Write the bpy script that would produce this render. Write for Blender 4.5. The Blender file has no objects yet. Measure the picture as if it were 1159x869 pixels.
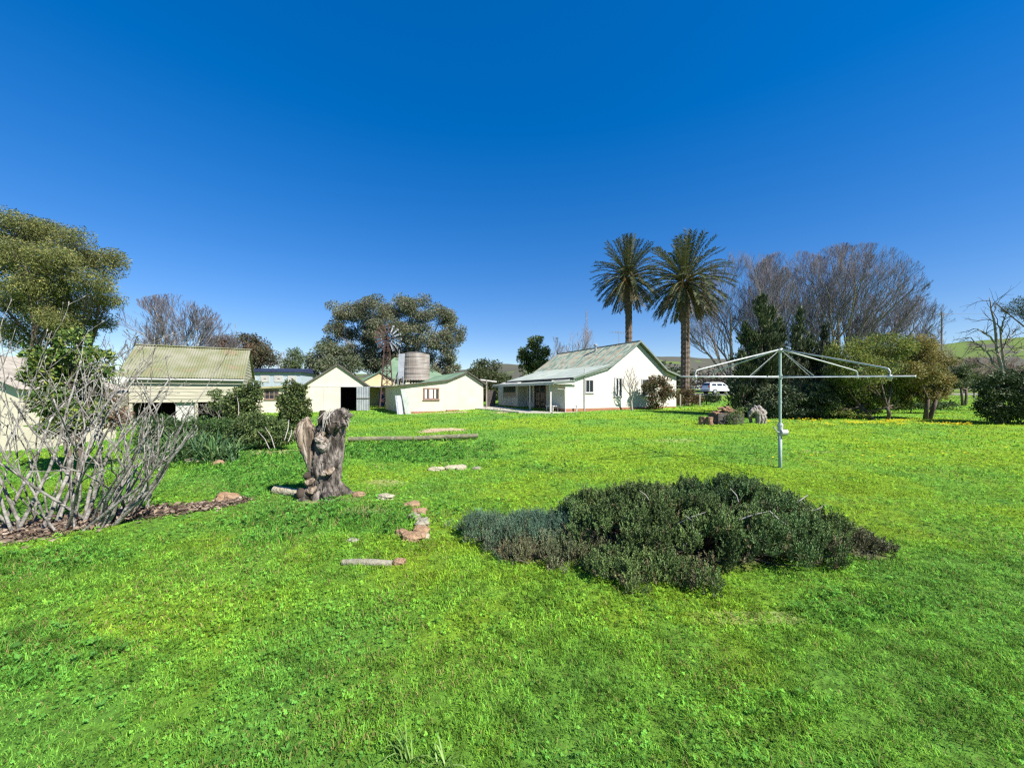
import bpy, math, random
import numpy as np
from mathutils import noise as mnoise, Vector

# ------------------------------------------------------------------ basics
S = bpy.context.scene
COL = S.collection
PI = math.pi
F, CX, HY, EYE = 436.0, 579.5, 446.0, 1.6          # survey of the photograph: focal length, centre, horizon, eye height
rng = np.random.RandomState(7)
random.seed(7)


def sstep(a, b, x):
    t = np.clip((np.asarray(x, float) - a) / (b - a), 0, 1)
    return t * t * (3 - 2 * t)


def gz(x, y):
    """height of the ground"""
    x = np.asarray(x, float)
    y = np.asarray(y, float)
    t = sstep(-9, 1, x)
    z = np.clip(y - 9, 0, 21) * (0.012 + 0.015 * t)
    z = z + np.clip(y - 30, 0, 25) * (0.010 + 0.035 * t)
    z = z + np.clip(y - 55, 0, 35) * (0.008 + 0.025 * t)
    z = z + np.clip(y - 90, 0, 600) * 0.008
    z = z + 0.10 * np.exp(-((x + 2.5) / 1.1) ** 2 - ((y - 4.7) / 0.8) ** 2)
    w = sstep(2.5, 5, y) * (1 - sstep(22, 30, y))
    z = z + w * (0.018 * np.sin(1.7 * x + 0.8 * y) + 0.015 * np.sin(2.9 * y - 1.1 * x + 1) + 0.012 * np.sin(3.7 * x + 2.3 * y + 2))
    z = z + 0.05 * sstep(10.9, 11.9, y) * (1 - sstep(13, 16, y)) * sstep(-7, -5.5, x) * (1 - sstep(-1.2, 0.2, x))
    return z


def at(px, py, D):
    return np.array([(px - CX) / F * D, D, EYE - (py - HY) / F * D])


def gp(px, D, dz=0.0):
    x = (px - CX) / F * D
    return np.array([x, D, float(gz(x, D)) + dz])


def vnoise(x, y, s, seed=0):
    """smooth value noise 0..1"""
    r = np.random.RandomState(seed)
    tab = r.rand(256, 256)
    X = np.asarray(x) / s + 1000.3
    Y = np.asarray(y) / s + 1000.7
    xi = np.floor(X).astype(int)
    yi = np.floor(Y).astype(int)
    fx = X - xi
    fy = Y - yi
    fx = fx * fx * (3 - 2 * fx)
    fy = fy * fy * (3 - 2 * fy)
    a = tab[xi % 256, yi % 256]
    b = tab[(xi + 1) % 256, yi % 256]
    c = tab[xi % 256, (yi + 1) % 256]
    d = tab[(xi + 1) % 256, (yi + 1) % 256]
    return (a * (1 - fx) + b * fx) * (1 - fy) + (c * (1 - fx) + d * fx) * fy


def nrm(v):
    return v / np.maximum(np.linalg.norm(v, axis=-1, keepdims=True), 1e-9)


# ------------------------------------------------------------------ materials
MATS = {}


def mat(name, c1, c2=None, scale=4.0, rough=0.75, bump=0.0, bscale=None, metal=0.0, spec=0.3, detail=4.0, lo=0.35, hi=0.65, c3=None, stretch=None):
    m = bpy.data.materials.new(name)
    m.use_nodes = True
    nt = m.node_tree
    b = nt.nodes['Principled BSDF']
    b.inputs['Roughness'].default_value = rough
    b.inputs['Metallic'].default_value = metal
    b.inputs['Specular IOR Level'].default_value = spec
    b.inputs['Base Color'].default_value = (*c1, 1)
    if c2 is not None or bump:
        tc = nt.nodes.new('ShaderNodeTexCoord')
        src = tc.outputs['Object']
        if stretch:
            mp = nt.nodes.new('ShaderNodeMapping')
            mp.inputs['Scale'].default_value = stretch
            nt.links.new(src, mp.inputs['Vector'])
            src = mp.outputs['Vector']
    if c2 is not None:
        n = nt.nodes.new('ShaderNodeTexNoise')
        n.inputs['Scale'].default_value = scale
        n.inputs['Detail'].default_value = detail
        nt.links.new(src, n.inputs['Vector'])
        r = nt.nodes.new('ShaderNodeValToRGB')
        r.color_ramp.elements[0].position = lo
        r.color_ramp.elements[0].color = (*c1, 1)
        r.color_ramp.elements[1].position = hi
        r.color_ramp.elements[1].color = (*c2, 1)
        if c3 is not None:
            e = r.color_ramp.elements.new(min(0.95, hi + 0.12))
            e.color = (*c3, 1)
        nt.links.new(n.outputs['Fac'], r.inputs['Fac'])
        nt.links.new(r.outputs['Color'], b.inputs['Base Color'])
    if bump:
        n2 = nt.nodes.new('ShaderNodeTexNoise')
        n2.inputs['Scale'].default_value = bscale or scale * 4
        n2.inputs['Detail'].default_value = 6
        nt.links.new(src, n2.inputs['Vector'])
        bp = nt.nodes.new('ShaderNodeBump')
        bp.inputs['Strength'].default_value = bump
        bp.inputs['Distance'].default_value = 0.03
        nt.links.new(n2.outputs['Fac'], bp.inputs['Height'])
        nt.links.new(bp.outputs['Normal'], b.inputs['Normal'])
    MATS[name] = m
    return m


def leafmat(name, trans=0.3, rough=0.55, spec=0.25):
    """colour read from the per-leaf colour attribute; thin leaves let some light through"""
    m = bpy.data.materials.new(name)
    m.use_nodes = True
    nt = m.node_tree
    b = nt.nodes['Principled BSDF']
    b.inputs['Roughness'].default_value = rough
    b.inputs['Specular IOR Level'].default_value = spec
    a = nt.nodes.new('ShaderNodeAttribute')
    a.attribute_name = 'col'
    nt.links.new(a.outputs['Color'], b.inputs['Base Color'])
    if trans > 0:
        t = nt.nodes.new('ShaderNodeBsdfTranslucent')
        hs = nt.nodes.new('ShaderNodeHueSaturation')
        hs.inputs['Value'].default_value = 1.3
        hs.inputs['Hue'].default_value = 0.485
        nt.links.new(a.outputs['Color'], hs.inputs['Color'])
        nt.links.new(hs.outputs['Color'], t.inputs['Color'])
        mx = nt.nodes.new('ShaderNodeMixShader')
        mx.inputs['Fac'].default_value = trans
        nt.links.new(b.outputs[0], mx.inputs[1])
        nt.links.new(t.outputs[0], mx.inputs[2])
        nt.links.new(mx.outputs[0], nt.nodes['Material Output'].inputs['Surface'])
    MATS[name] = m
    return m


def glassmat(name, c=(0.02, 0.025, 0.03), rough=0.06):
    m = mat(name, c, rough=rough, spec=0.6)
    return m


mat('cream_paint', (0.46, 0.42, 0.325), (0.53, 0.485, 0.38), scale=1.3, rough=0.6, bump=0.08, bscale=30, detail=8)
mat('house_paint', (0.50, 0.475, 0.42), (0.57, 0.545, 0.485), scale=1.2, rough=0.55, bump=0.05, bscale=30, detail=8)
mat('yellow_paint', (0.42, 0.345, 0.19), (0.46, 0.385, 0.225), scale=1.0, rough=0.6)
mat('barn_board', (0.27, 0.25, 0.19), (0.40, 0.375, 0.29), scale=3, rough=0.75, bump=0.15, stretch=(0.4, 0.4, 5))
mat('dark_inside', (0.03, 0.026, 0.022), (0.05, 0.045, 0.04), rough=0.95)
mat('lichen_roof', (0.22, 0.215, 0.155), (0.155, 0.165, 0.085), scale=0.9, rough=0.9, bump=0.2, bscale=20, c3=(0.20, 0.165, 0.10), lo=0.38, hi=0.56, detail=9)
mat('faded_green_roof', (0.10, 0.15, 0.12), (0.27, 0.30, 0.24), scale=1.5, rough=0.7, c3=(0.24, 0.16, 0.10), lo=0.40, hi=0.52, stretch=(0.6, 2.6, 1), detail=9)
mat('pale_roof', (0.22, 0.255, 0.225), (0.30, 0.33, 0.29), scale=1.6, rough=0.5, detail=9)
mat('green_roof', (0.10, 0.165, 0.105), (0.14, 0.21, 0.135), scale=1.0, rough=0.6)
mat('mossy_roof', (0.30, 0.27, 0.16), (0.20, 0.20, 0.09), scale=2.0, rough=0.9, bump=0.3)
mat('blue_roof', (0.022, 0.030, 0.075), (0.035, 0.045, 0.10), rough=0.5)
mat('blue_wall', (0.30, 0.36, 0.42), (0.36, 0.42, 0.46), rough=0.7)
mat('trim_green', (0.13, 0.16, 0.14), (0.17, 0.20, 0.175), rough=0.6)
mat('trim_grey', (0.30, 0.29, 0.30), (0.36, 0.35, 0.35), rough=0.6)
mat('trim_brown', (0.16, 0.10, 0.08), (0.22, 0.14, 0.11), rough=0.7)
mat('dark_trim', (0.06, 0.05, 0.045), (0.09, 0.08, 0.07), rough=0.8)
mat('white_paint', (0.44, 0.43, 0.41), (0.37, 0.365, 0.35), rough=0.5)
mat('brick', (0.24, 0.10, 0.06), (0.30, 0.15, 0.09), scale=9, rough=0.85, bump=0.3)
mat('concrete', (0.34, 0.31, 0.26), (0.42, 0.39, 0.33), scale=3, rough=0.9, bump=0.15)
glassmat('dark_glass')
mat('curtain', (0.62, 0.60, 0.58), (0.5, 0.48, 0.47), scale=8, rough=0.9, stretch=(6, 1, 0.5))
mat('galvanised', (0.26, 0.28, 0.30), (0.34, 0.36, 0.375), scale=3, rough=0.45, metal=0.3)
mat('tank_steel', (0.33, 0.31, 0.285), (0.24, 0.205, 0.175), scale=1.7, rough=0.65, metal=0.1, c3=(0.37, 0.355, 0.335), stretch=(1, 1, 0.35), detail=8)
mat('rust_and_shade', (0.042, 0.025, 0.022), (0.066, 0.038, 0.033), scale=4, rough=0.8)
mat('rust_orange', (0.40, 0.11, 0.055), (0.30, 0.10, 0.06), scale=3, rough=0.75)
mat('blue_plastic', (0.03, 0.06, 0.22), (0.04, 0.08, 0.26), rough=0.5)
mat('vane_metal', (0.33, 0.36, 0.40), (0.28, 0.31, 0.34), rough=0.4, metal=0.2)
mat('weathered_wood', (0.30, 0.27, 0.23), (0.20, 0.18, 0.15), scale=5, rough=0.9, bump=0.3, stretch=(1, 1, 0.3))
mat('sleeper_wood', (0.20, 0.19, 0.11), (0.11, 0.105, 0.07), scale=4, rough=0.9, bump=0.4, c3=(0.25, 0.23, 0.16))
mat('split_wood', (0.26, 0.15, 0.09), (0.14, 0.085, 0.055), scale=6, rough=0.9, bump=0.3, detail=8)
mat('bark_grey', (0.16, 0.14, 0.12), (0.27, 0.245, 0.215), scale=6, rough=0.9, bump=0.5, stretch=(1, 1, 0.4))
mat('bark_pale', (0.22, 0.205, 0.175), (0.33, 0.31, 0.28), scale=4, rough=0.85, bump=0.3, stretch=(1, 1, 0.4))
mat('bark_dark', (0.075, 0.058, 0.045), (0.13, 0.10, 0.08), scale=6, rough=0.95, bump=0.5, stretch=(1, 1, 0.4))
mat('twig_purple', (0.100, 0.093, 0.110), (0.152, 0.143, 0.162), scale=0.6, rough=0.9)
mat('twig_brown', (0.17, 0.12, 0.10), (0.24, 0.18, 0.15), scale=0.6, rough=0.9)
mat('fig_bark', (0.10, 0.092, 0.078), (0.25, 0.235, 0.21), scale=11, rough=0.9, bump=0.5, c3=(0.33, 0.315, 0.285), lo=0.38, hi=0.58, detail=8)
mat('palm_bark', (0.085, 0.062, 0.047), (0.15, 0.115, 0.09), scale=3, rough=0.95, bump=0.6, stretch=(1, 1, 2))
mat('stump_bark', (0.032, 0.026, 0.022), (0.15, 0.128, 0.11), scale=15, rough=0.95, bump=1.0, bscale=55, c3=(0.26, 0.23, 0.205), stretch=(1, 1, 0.35), lo=0.40, hi=0.57, detail=10)
mat('stump_wood', (0.09, 0.065, 0.047), (0.27, 0.21, 0.155), scale=13, rough=0.85, bump=0.9, c3=(0.35, 0.30, 0.245), stretch=(1.5, 1.5, 0.12), lo=0.40, hi=0.54, detail=10)
mat('stump_hollow', (0.035, 0.028, 0.022), (0.06, 0.045, 0.035), scale=8, rough=1.0)
mat('grey_stump', (0.20, 0.17, 0.145), (0.30, 0.265, 0.235), scale=7, rough=0.9, bump=0.6, detail=8)
mat('stone_orange', (0.20, 0.125, 0.068), (0.31, 0.205, 0.125), scale=10, rough=0.9, bump=0.8, c3=(0.22, 0.19, 0.16), detail=9)
mat('stone_pale', (0.28, 0.245, 0.165), (0.37, 0.33, 0.24), scale=9, rough=0.9, bump=0.7, c3=(0.21, 0.19, 0.14), detail=8)
mat('stone_grey', (0.19, 0.18, 0.125), (0.27, 0.25, 0.19), scale=8, rough=0.95, bump=0.7, detail=8)
mat('hoist_green', (0.26, 0.34, 0.30), (0.33, 0.41, 0.37), scale=7, rough=0.5, c3=(0.26, 0.25, 0.20), detail=8)
mat('hoist_silver', (0.36, 0.38, 0.375), (0.46, 0.48, 0.47), scale=9, rough=0.5, metal=0.2, c3=(0.30, 0.28, 0.24), detail=8)
mat('wire', (0.55, 0.56, 0.55), rough=0.5)
mat('cable', (0.10, 0.10, 0.11), rough=0.6)
mat('car_paint', (0.75, 0.76, 0.77), rough=0.25, spec=0.5)
mat('rubber', (0.02, 0.02, 0.02), rough=0.8)
mat('lamp_red', (0.35, 0.02, 0.02), rough=0.3)
mat('lamp_clear', (0.6, 0.6, 0.6), rough=0.15)
mat('road_tar', (0.20, 0.19, 0.19), (0.25, 0.24, 0.23), scale=2, rough=0.9)
leafmat('leaf', 0.28)
leafmat('leaf_dark', 0.08, 0.5, 0.2)
leafmat('gum_leaf', 0.25, 0.45)
leafmat('blade', 0.40, 0.7, 0.05)
leafmat('dry', 0.1, 0.9, 0.1)
leafmat('petal', 0.35, 0.6)


# ------------------------------------------------------------------ mesh building
def link(o, parent=None):
    COL.objects.link(o)
    if parent is not None:
        o.parent = parent
    return o


def mesh_np(name, V, polys, mats, parent=None, col=None, smooth=False, mi=None, loc=None):
    """V (n,3); polys: list of (m,k) index arrays; col: (sum m, 3) face colours"""
    V = np.asarray(V, np.float32)
    polys = [np.asarray(p, np.int32) for p in polys if len(p)]
    me = bpy.data.meshes.new(name)
    nl = sum(p.size for p in polys)
    nf = sum(len(p) for p in polys)
    me.vertices.add(len(V))
    me.vertices.foreach_set('co', V.ravel())
    me.loops.add(nl)
    me.loops.foreach_set('vertex_index', np.concatenate([p.ravel() for p in polys]))
    me.polygons.add(nf)
    tot = np.concatenate([np.full(len(p), p.shape[1], np.int32) for p in polys])
    st = np.zeros(nf, np.int32)
    st[1:] = np.cumsum(tot)[:-1]
    me.polygons.foreach_set('loop_start', st)
    me.polygons.foreach_set('loop_total', tot)
    if not isinstance(mats, (list, tuple)):
        mats = [mats]
    for m in mats:
        me.materials.append(MATS[m] if isinstance(m, str) else m)
    if mi is not None:
        me.polygons.foreach_set('material_index', np.asarray(mi, np.int32))
    me.polygons.foreach_set('use_smooth', np.full(nf, bool(smooth)))
    if col is not None:
        at_ = me.attributes.new('col', 'FLOAT_COLOR', 'FACE')
        c4 = np.ones((nf, 4), np.float32)
        c4[:, :3] = col
        at_.data.foreach_set('color', c4.ravel())
    me.update(calc_edges=True)
    me.validate()
    o = bpy.data.objects.new(name, me)
    if loc is not None:
        o.location = loc
    return link(o, parent)


class MB:
    def __init__(self):
        self.V = []
        self.P = {}
        self.n = 0

    def add(self, V, polys, mi=0):
        V = np.asarray(V, float)
        self.V.append(V)
        for p in polys:
            p = np.asarray(p, int)
            if len(p):
                self.P.setdefault(p.shape[1], []).append((p + self.n, mi))
        self.n += len(V)
        return self

    def box(self, a, b, mi=0):
        x0, y0, z0 = a
        x1, y1, z1 = b
        V = [(x0, y0, z0), (x1, y0, z0), (x1, y1, z0), (x0, y1, z0), (x0, y0, z1), (x1, y0, z1), (x1, y1, z1), (x0, y1, z1)]
        return self.add(V, [[(0, 3, 2, 1), (4, 5, 6, 7), (0, 1, 5, 4), (1, 2, 6, 5), (2, 3, 7, 6), (3, 0, 4, 7)]], mi)

    def bar(self, p, q, w, h, up=(0, 0, 1), mi=0):
        """rectangular bar from p to q, w across, h along up"""
        p = np.asarray(p, float)
        q = np.asarray(q, float)
        d = nrm(q - p)
        s = nrm(np.cross(d, np.asarray(up, float)))
        u = np.cross(s, d)
        V = []
        for e in (p, q):
            for a, b in ((-1, -1), (1, -1), (1, 1), (-1, 1)):
                V.append(e + s * a * w / 2 + u * b * h / 2)
        return self.add(V, [[(0, 1, 2, 3), (7, 6, 5, 4), (0, 4, 5, 1), (1, 5, 6, 2), (2, 6, 7, 3), (3, 7, 4, 0)]], mi)

    def tube(self, pts, r, sides=8, mi=0, caps=True):
        pts = np.asarray(pts, float)
        k = len(pts)
        r = np.full(k, r) if np.isscalar(r) else np.asarray(r, float)
        V, Q = tubes(pts[None], r[None], sides)
        ps = [Q]
        if caps:
            ps += [[tuple(range(sides))[::-1]], [tuple(range((k - 1) * sides, k * sides))]]
        return self.add(V, ps, mi)

    def poly(self, pts, mi=0):
        return self.add(pts, [[tuple(range(len(pts)))]], mi)

    def prism(self, outline, d0, d1, axis=1, mi=0):
        """outline: (a,b) pairs in the plane across 'axis', extruded from d0 to d1"""
        n = len(outline)
        V = []
        for d in (d0, d1):
            for a, b in outline:
                V.append({1: (a, d, b), 0: (d, a, b), 2: (a, b, d)}[axis])
        side = [(i, (i + 1) % n, n + (i + 1) % n, n + i) for i in range(n)]
        return self.add(V, [[tuple(range(n))[::-1]], [tuple(range(n, 2 * n))], side], mi)

    def lathe(self, prof, sides=24, c=(0, 0, 0), mi=0):
        V = []
        for r, z in prof:
            for i in range(sides):
                a = 2 * PI * i / sides
                V.append((c[0] + r * math.cos(a), c[1] + r * math.sin(a), c[2] + z))
        Q = []
        for j in range(len(prof) - 1):
            for i in range(sides):
                i2 = (i + 1) % sides
                Q.append((j * sides + i, j * sides + i2, (j + 1) * sides + i2, (j + 1) * sides + i))
        return self.add(V, [Q], mi)

    def corr(self, p0, a, b, pitch=0.11, amp=0.014, rows=2, mi=0):
        """corrugated sheet: corner p0, a along the ridge, b down/up the slope"""
        p0, a, b = (np.asarray(v, float) for v in (p0, a, b))
        L = np.linalg.norm(a)
        n = max(8, int(L / pitch) * 4)
        nn = nrm(np.cross(a, b))
        if nn[2] < 0:
            nn = -nn
        u = np.linspace(0, 1, n + 1)
        v = np.linspace(0, 1, rows + 1)
        off = amp * np.sin(u * L / pitch * 2 * PI)
        V = p0 + u[:, None, None] * a + v[None, :, None] * b + off[:, None, None] * nn
        r = rows + 1
        i, j = np.meshgrid(np.arange(n), np.arange(rows), indexing='ij')
        q = np.stack([i * r + j, (i + 1) * r + j, (i + 1) * r + j + 1, i * r + j + 1], -1).reshape(-1, 4)
        return self.add(V.reshape(-1, 3), [q], mi)

    def boards(self, prof, z0, z1, y=0.0, bh=0.17, t=0.02, axis=1, sgn=-1, mi=0):
        """overlapping weatherboards on a wall in the plane axis=y; prof: (x,ztop) outline from left to right"""
        px = np.array([p[0] for p in prof], float)
        pz = np.array([p[1] for p in prof], float)

        def span(z):
            xs = np.linspace(px[0], px[-1], 400)
            ok = np.interp(xs, px, pz) >= z - 1e-6
            if not ok.any():
                return None
            return xs[ok][0], xs[ok][-1]
        z = z0
        while z < z1 - 0.01:
            zt = min(z + bh, z1)
            s0 = span(z)
            s1 = span(zt)
            if s0 is None:
                break
            if s1 is None:
                m = (s0[0] + s0[1]) / 2
                s1 = (m, m)
            P = [(s0[0], sgn * t, z), (s0[1], sgn * t, z), (s1[1], sgn * 0.003, zt), (s1[0], sgn * 0.003, zt), (s0[0], 0, z), (s0[1], 0, z), (s1[0], 0, zt), (s1[1], 0, zt)]
            if axis == 1:
                V = [(a, y + b, c) for a, b, c in P]
            else:
                V = [(y + b, a, c) for a, b, c in P]
            self.add(V, [[(0, 1, 2, 3), (5, 4, 6, 7), (4, 5, 1, 0), (4, 0, 3, 6), (1, 5, 7, 2)]], mi)
            z = zt
        return self

    def build(self, name, mats, parent=None, smooth=False, loc=None):
        V = np.concatenate(self.V)
        polys, mi = [], []
        for k, lst in self.P.items():
            for p, m in lst:
                polys.append(p)
                mi.append(np.full(len(p), m))
        return mesh_np(name, V, polys, mats, parent, None, smooth, np.concatenate(mi), loc)


def tubes(P, R, sides=4):
    """P (n,k,3) polylines, R (n,k) radii -> vertices and quads, all at once"""
    n, k, _ = P.shape
    T = nrm(np.gradient(P, axis=1))
    ref = np.where(np.abs(T[..., 2:3]) > 0.9, np.array([1.0, 0, 0]), np.array([0, 0, 1.0]))
    ref = np.broadcast_to(ref[:, :1], T.shape)
    A = nrm(np.cross(T, ref))
    B = np.cross(T, A)
    th = np.arange(sides) * 2 * PI / sides
    V = P[:, :, None] + R[:, :, None, None] * (A[:, :, None] * np.cos(th)[:, None] + B[:, :, None] * np.sin(th)[:, None])
    idx = np.arange(n * k * sides).reshape(n, k, sides)
    a = idx[:, :-1]
    b = idx[:, 1:]
    Q = np.stack([a, np.roll(a, -1, 2), np.roll(b, -1, 2), b], -1).reshape(-1, 4)
    return V.reshape(-1, 3), Q


def leaves(C, D, W, L, width, fold=0.25):
    """rhombus leaves. C base points, D direction, W side vector, L lengths, width (half) -> V,(n,2 tris as quads)"""
    D = nrm(D)
    W = nrm(W - D * (W * D).sum(-1, keepdims=True))
    N = np.cross(D, W)
    L = np.asarray(L)[:, None]
    h = np.asarray(width)[:, None]
    p0 = C
    p1 = C + D * L * 0.5 + W * h + N * h * fold
    p2 = C + D * L
    p3 = C + D * L * 0.5 - W * h + N * h * fold
    V = np.stack([p0, p1, p2, p3], 1).reshape(-1, 3)
    i = np.arange(len(C))[:, None] * 4
    return V, np.concatenate([i, i + 1, i + 2, i + 3], 1)


def rdir(n, r=rng):
    return nrm(r.normal(size=(n, 3)))


def palette(n, cols, jit=0.12, r=rng, w=None):
    cols = np.asarray(cols, float)
    c = cols[r.choice(len(cols), n, p=w)]
    return np.clip(c * (1 + jit * r.normal(size=(n, 1))), 0.004, 0.9)


# ------------------------------------------------------------------ naming
def tag(o, label, cat, group=None, kind=None):
    o['label'] = label
    o['category'] = cat
    if group:
        o['group'] = group
    if kind:
        o['kind'] = kind
    return o


def thing(name, label, cat, loc=(0, 0, 0), rz=0.0, group=None):
    o = bpy.data.objects.new(name, None)
    o.empty_display_size = 0.3
    o.location = loc
    o.rotation_euler = (0, 0, rz)
    link(o)
    return tag(o, label, cat, group)


def struct(o, label=None):
    o['kind'] = 'structure'
    return o


def stuff(o, label, cat):
    return tag(o, label, cat, kind='stuff')


def children(o):
    return [c for c in COL.objects if c.parent == o]


def copy_tree(o, parent=None):
    c = o.copy()
    COL.objects.link(c)
    if parent is not None:
        c.parent = parent
    for ch in children(o):
        copy_tree(ch, c)
    return c


# ------------------------------------------------------------------ rocks and rough wood
def rough_tube(pts, radii, sides=22, rings=26, amp=0.15, freq=5.0, seed=0, zf=0.6, ridge=0.0):
    pts = np.asarray(pts, float)
    t = np.linspace(0, 1, len(pts))
    tt = np.linspace(0, 1, rings)
    P = np.stack([np.interp(tt, t, pts[:, i]) for i in range(3)], 1)
    R = np.interp(tt, t, radii)
    V, Q = tubes(P[None], R[None], sides)
    cen = np.repeat(P, sides, 0)
    out = V - cen
    d = np.array([mnoise.fractal(Vector((v[0] * freq + seed, v[1] * freq, v[2] * freq * zf)), 1.0, 2.0, 4) for v in V])
    if ridge:
        e = np.array([abs(mnoise.noise(Vector((v[0] * freq * 2.3 + seed, v[1] * freq * 2.3, v[2] * freq * zf * 1.6)))) for v in V])
        d = d - ridge * np.exp(-(e / 0.07) ** 2) / amp
    V = cen + out * (1 + amp * d)[:, None]
    caps = [[tuple(range(sides))[::-1]], [tuple(range((rings - 1) * sides, rings * sides))]]
    return V, [Q] + caps


def rock(name, c, size, m, seed=0, rz=0.0, amp=0.35):
    r = np.random.RandomState(seed)
    nu, nv = 14, 9
    V = []
    for j in range(nv + 1):
        ph = PI * j / nv
        for i in range(nu):
            a = 2 * PI * i / nu
            V.append((math.sin(ph) * math.cos(a), math.sin(ph) * math.sin(a), math.cos(ph)))
    V = np.array(V)
    V = np.sign(V) * np.abs(V) ** 0.75
    d = np.array([mnoise.fractal(Vector((v[0] * 1.3 + seed * 3.1, v[1] * 1.3, v[2] * 1.3)), 1.0, 2.0, 3) for v in V])
    V = V * (1 + amp * d)[:, None] * np.asarray(size) / 2
    ca, sa = math.cos(rz), math.sin(rz)
    V = np.stack([V[:, 0] * ca - V[:, 1] * sa, V[:, 0] * sa + V[:, 1] * ca, V[:, 2]], 1)
    Q = [(j * nu + i, (j + 1) * nu + i, (j + 1) * nu + (i + 1) % nu, j * nu + (i + 1) % nu) for j in range(nv) for i in range(nu)]
    return mesh_np(name, V, [Q], m, loc=tuple(c))


# ------------------------------------------------------------------ camera, sky, sun
cam = bpy.data.cameras.new('camera')
cam.sensor_width = 36
cam.lens = F / 1159 * 36
cam.shift_y = (HY - 434.5) / 1159
cam.clip_start = 0.05
cam.clip_end = 6000
co = bpy.data.objects.new('camera', cam)
co.location = (0, 0, EYE)
co.rotation_euler = (PI / 2, 0, 0)
link(co)
S.camera = co

SUN_AZ = math.atan2(0.78, -0.62)
SUN_EL = math.radians(43)
W = bpy.data.worlds.new('World')
S.world = W
W.use_nodes = True
nt = W.node_tree
sky = nt.nodes.new('ShaderNodeTexSky')
sky.sky_type = 'NISHITA'
sky.sun_disc = False
sky.sun_elevation = SUN_EL
sky.sun_rotation = SUN_AZ
sky.altitude = 300
sky.air_density = 1.0
sky.dust_density = 0.0
sky.ozone_density = 4.0
hs = nt.nodes.new('ShaderNodeHueSaturation')
hs.inputs['Saturation'].default_value = 1.25
nt.links.new(sky.outputs[0], hs.inputs['Color'])
gmn = nt.nodes.new('ShaderNodeGamma')
gmn.inputs['Gamma'].default_value = 0.68
hs2 = nt.nodes.new('ShaderNodeHueSaturation')
hs2.inputs['Saturation'].default_value = 1.25
hs2.inputs['Hue'].default_value = 0.520
nt.links.new(hs.outputs[0], gmn.inputs['Color'])
nt.links.new(gmn.outputs[0], hs2.inputs['Color'])
nt.links.new(hs2.outputs[0], nt.nodes['Background'].inputs['Color'])
nt.nodes['Background'].inputs['Strength'].default_value = 0.114

sl = bpy.data.lights.new('sun', 'SUN')
sl.energy = 4.6
sl.angle = math.radians(0.5)
sl.color = (1.0, 0.95, 0.87)
so = bpy.data.objects.new('sun', sl)
sd = Vector((math.sin(SUN_AZ) * math.cos(SUN_EL), math.cos(SUN_AZ) * math.cos(SUN_EL), math.sin(SUN_EL)))
so.rotation_euler = sd.to_track_quat('Z', 'Y').to_euler()
so.location = (20, -20, 30)
link(so)
S.view_settings.view_transform = 'Standard'
S.view_settings.look = 'None'
S.view_settings.exposure = 1.22
S.view_settings.gamma = 1.0
S.cycles.use_denoising = False
S.cycles.max_bounces = 6
S.cycles.transparent_max_bounces = 6
S.cycles.pixel_filter_type = 'BLACKMAN_HARRIS'
S.cycles.filter_width = 1.3

# ------------------------------------------------------------------ masks on the ground
SHRUBS = [(2.02, 4.25, 1.55, 1.0), (0.32, 4.05, 0.85, 0.5), (1.1, 3.42, 0.42, 0.24), (3.55, 3.85, 0.3, 0.2)]
SAND = [(-2.75, 15.4, 1.15, 0.8, 1.0), (-4.2, 26.3, 3.2, 0.5, 0.8), (1.2, 24.8, 3.0, 0.8, 0.7), (-2.2, 6.9, 0.55, 0.35, 0.35), (-7.6, 9.6, 0.6, 0.5, 0.6),
        (-2.7, 5.75, 0.45, 0.25, 0.5), (-1.9, 5.15, 0.25, 0.25, 0.4), (1.7, 2.75, 0.5, 0.12, 0.25), (5.2, 12.5, 0.9, 0.3, 0.22), (8.5, 10.5, 0.9, 0.3, 0.2), (3.9, 6.6, 0.5, 0.2, 0.15), (5.3, 3.9, 0.5, 0.2, 0.2), (-6.6, 10.5, 0.7, 0.5, 0.5)]
BED = np.array([(-9, 3.5), (-5.6, 4.5), (-4.7, 5.05), (-4.05, 5.75)])


def bed_dist(x, y):
    d = np.full(np.shape(x), 1e9)
    for a, b in zip(BED[:-1], BED[1:]):
        ab = b - a
        t = np.clip(((x - a[0]) * ab[0] + (y - a[1]) * ab[1]) / (ab @ ab), 0, 1)
        d = np.minimum(d, np.hypot(x - a[0] - t * ab[0], y - a[1] - t * ab[1]))
    return d


def bare(x, y):
    """0..1 share of bare soil"""
    x = np.asarray(x, float)
    y = np.asarray(y, float)
    w = (vnoise(x, y, 0.35, 3) - 0.5) * 0.9
    b = np.zeros(x.shape)
    for cx, cy, rx, ry, s in SAND:
        d = np.hypot((x - cx) / rx, (y - cy) / ry) + w
        b = np.maximum(b, s * (1 - sstep(0.6, 1.1, d)))
    bd = bed_dist(x, y) + w * 0.25
    hw = np.interp(x, [-9, -5.5, -4.7, -4.0], [0.75, 0.5, 0.3, 0.16])
    b = np.maximum(b, 1 - sstep(hw * 0.8, hw * 1.1, bd))
    for cx, cy, rx, ry in SHRUBS:
        b = np.maximum(b, 0.8 * (1 - sstep(0.62, 0.82, np.hypot((x - cx) / rx, (y - cy) / ry))))
    return b


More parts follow.
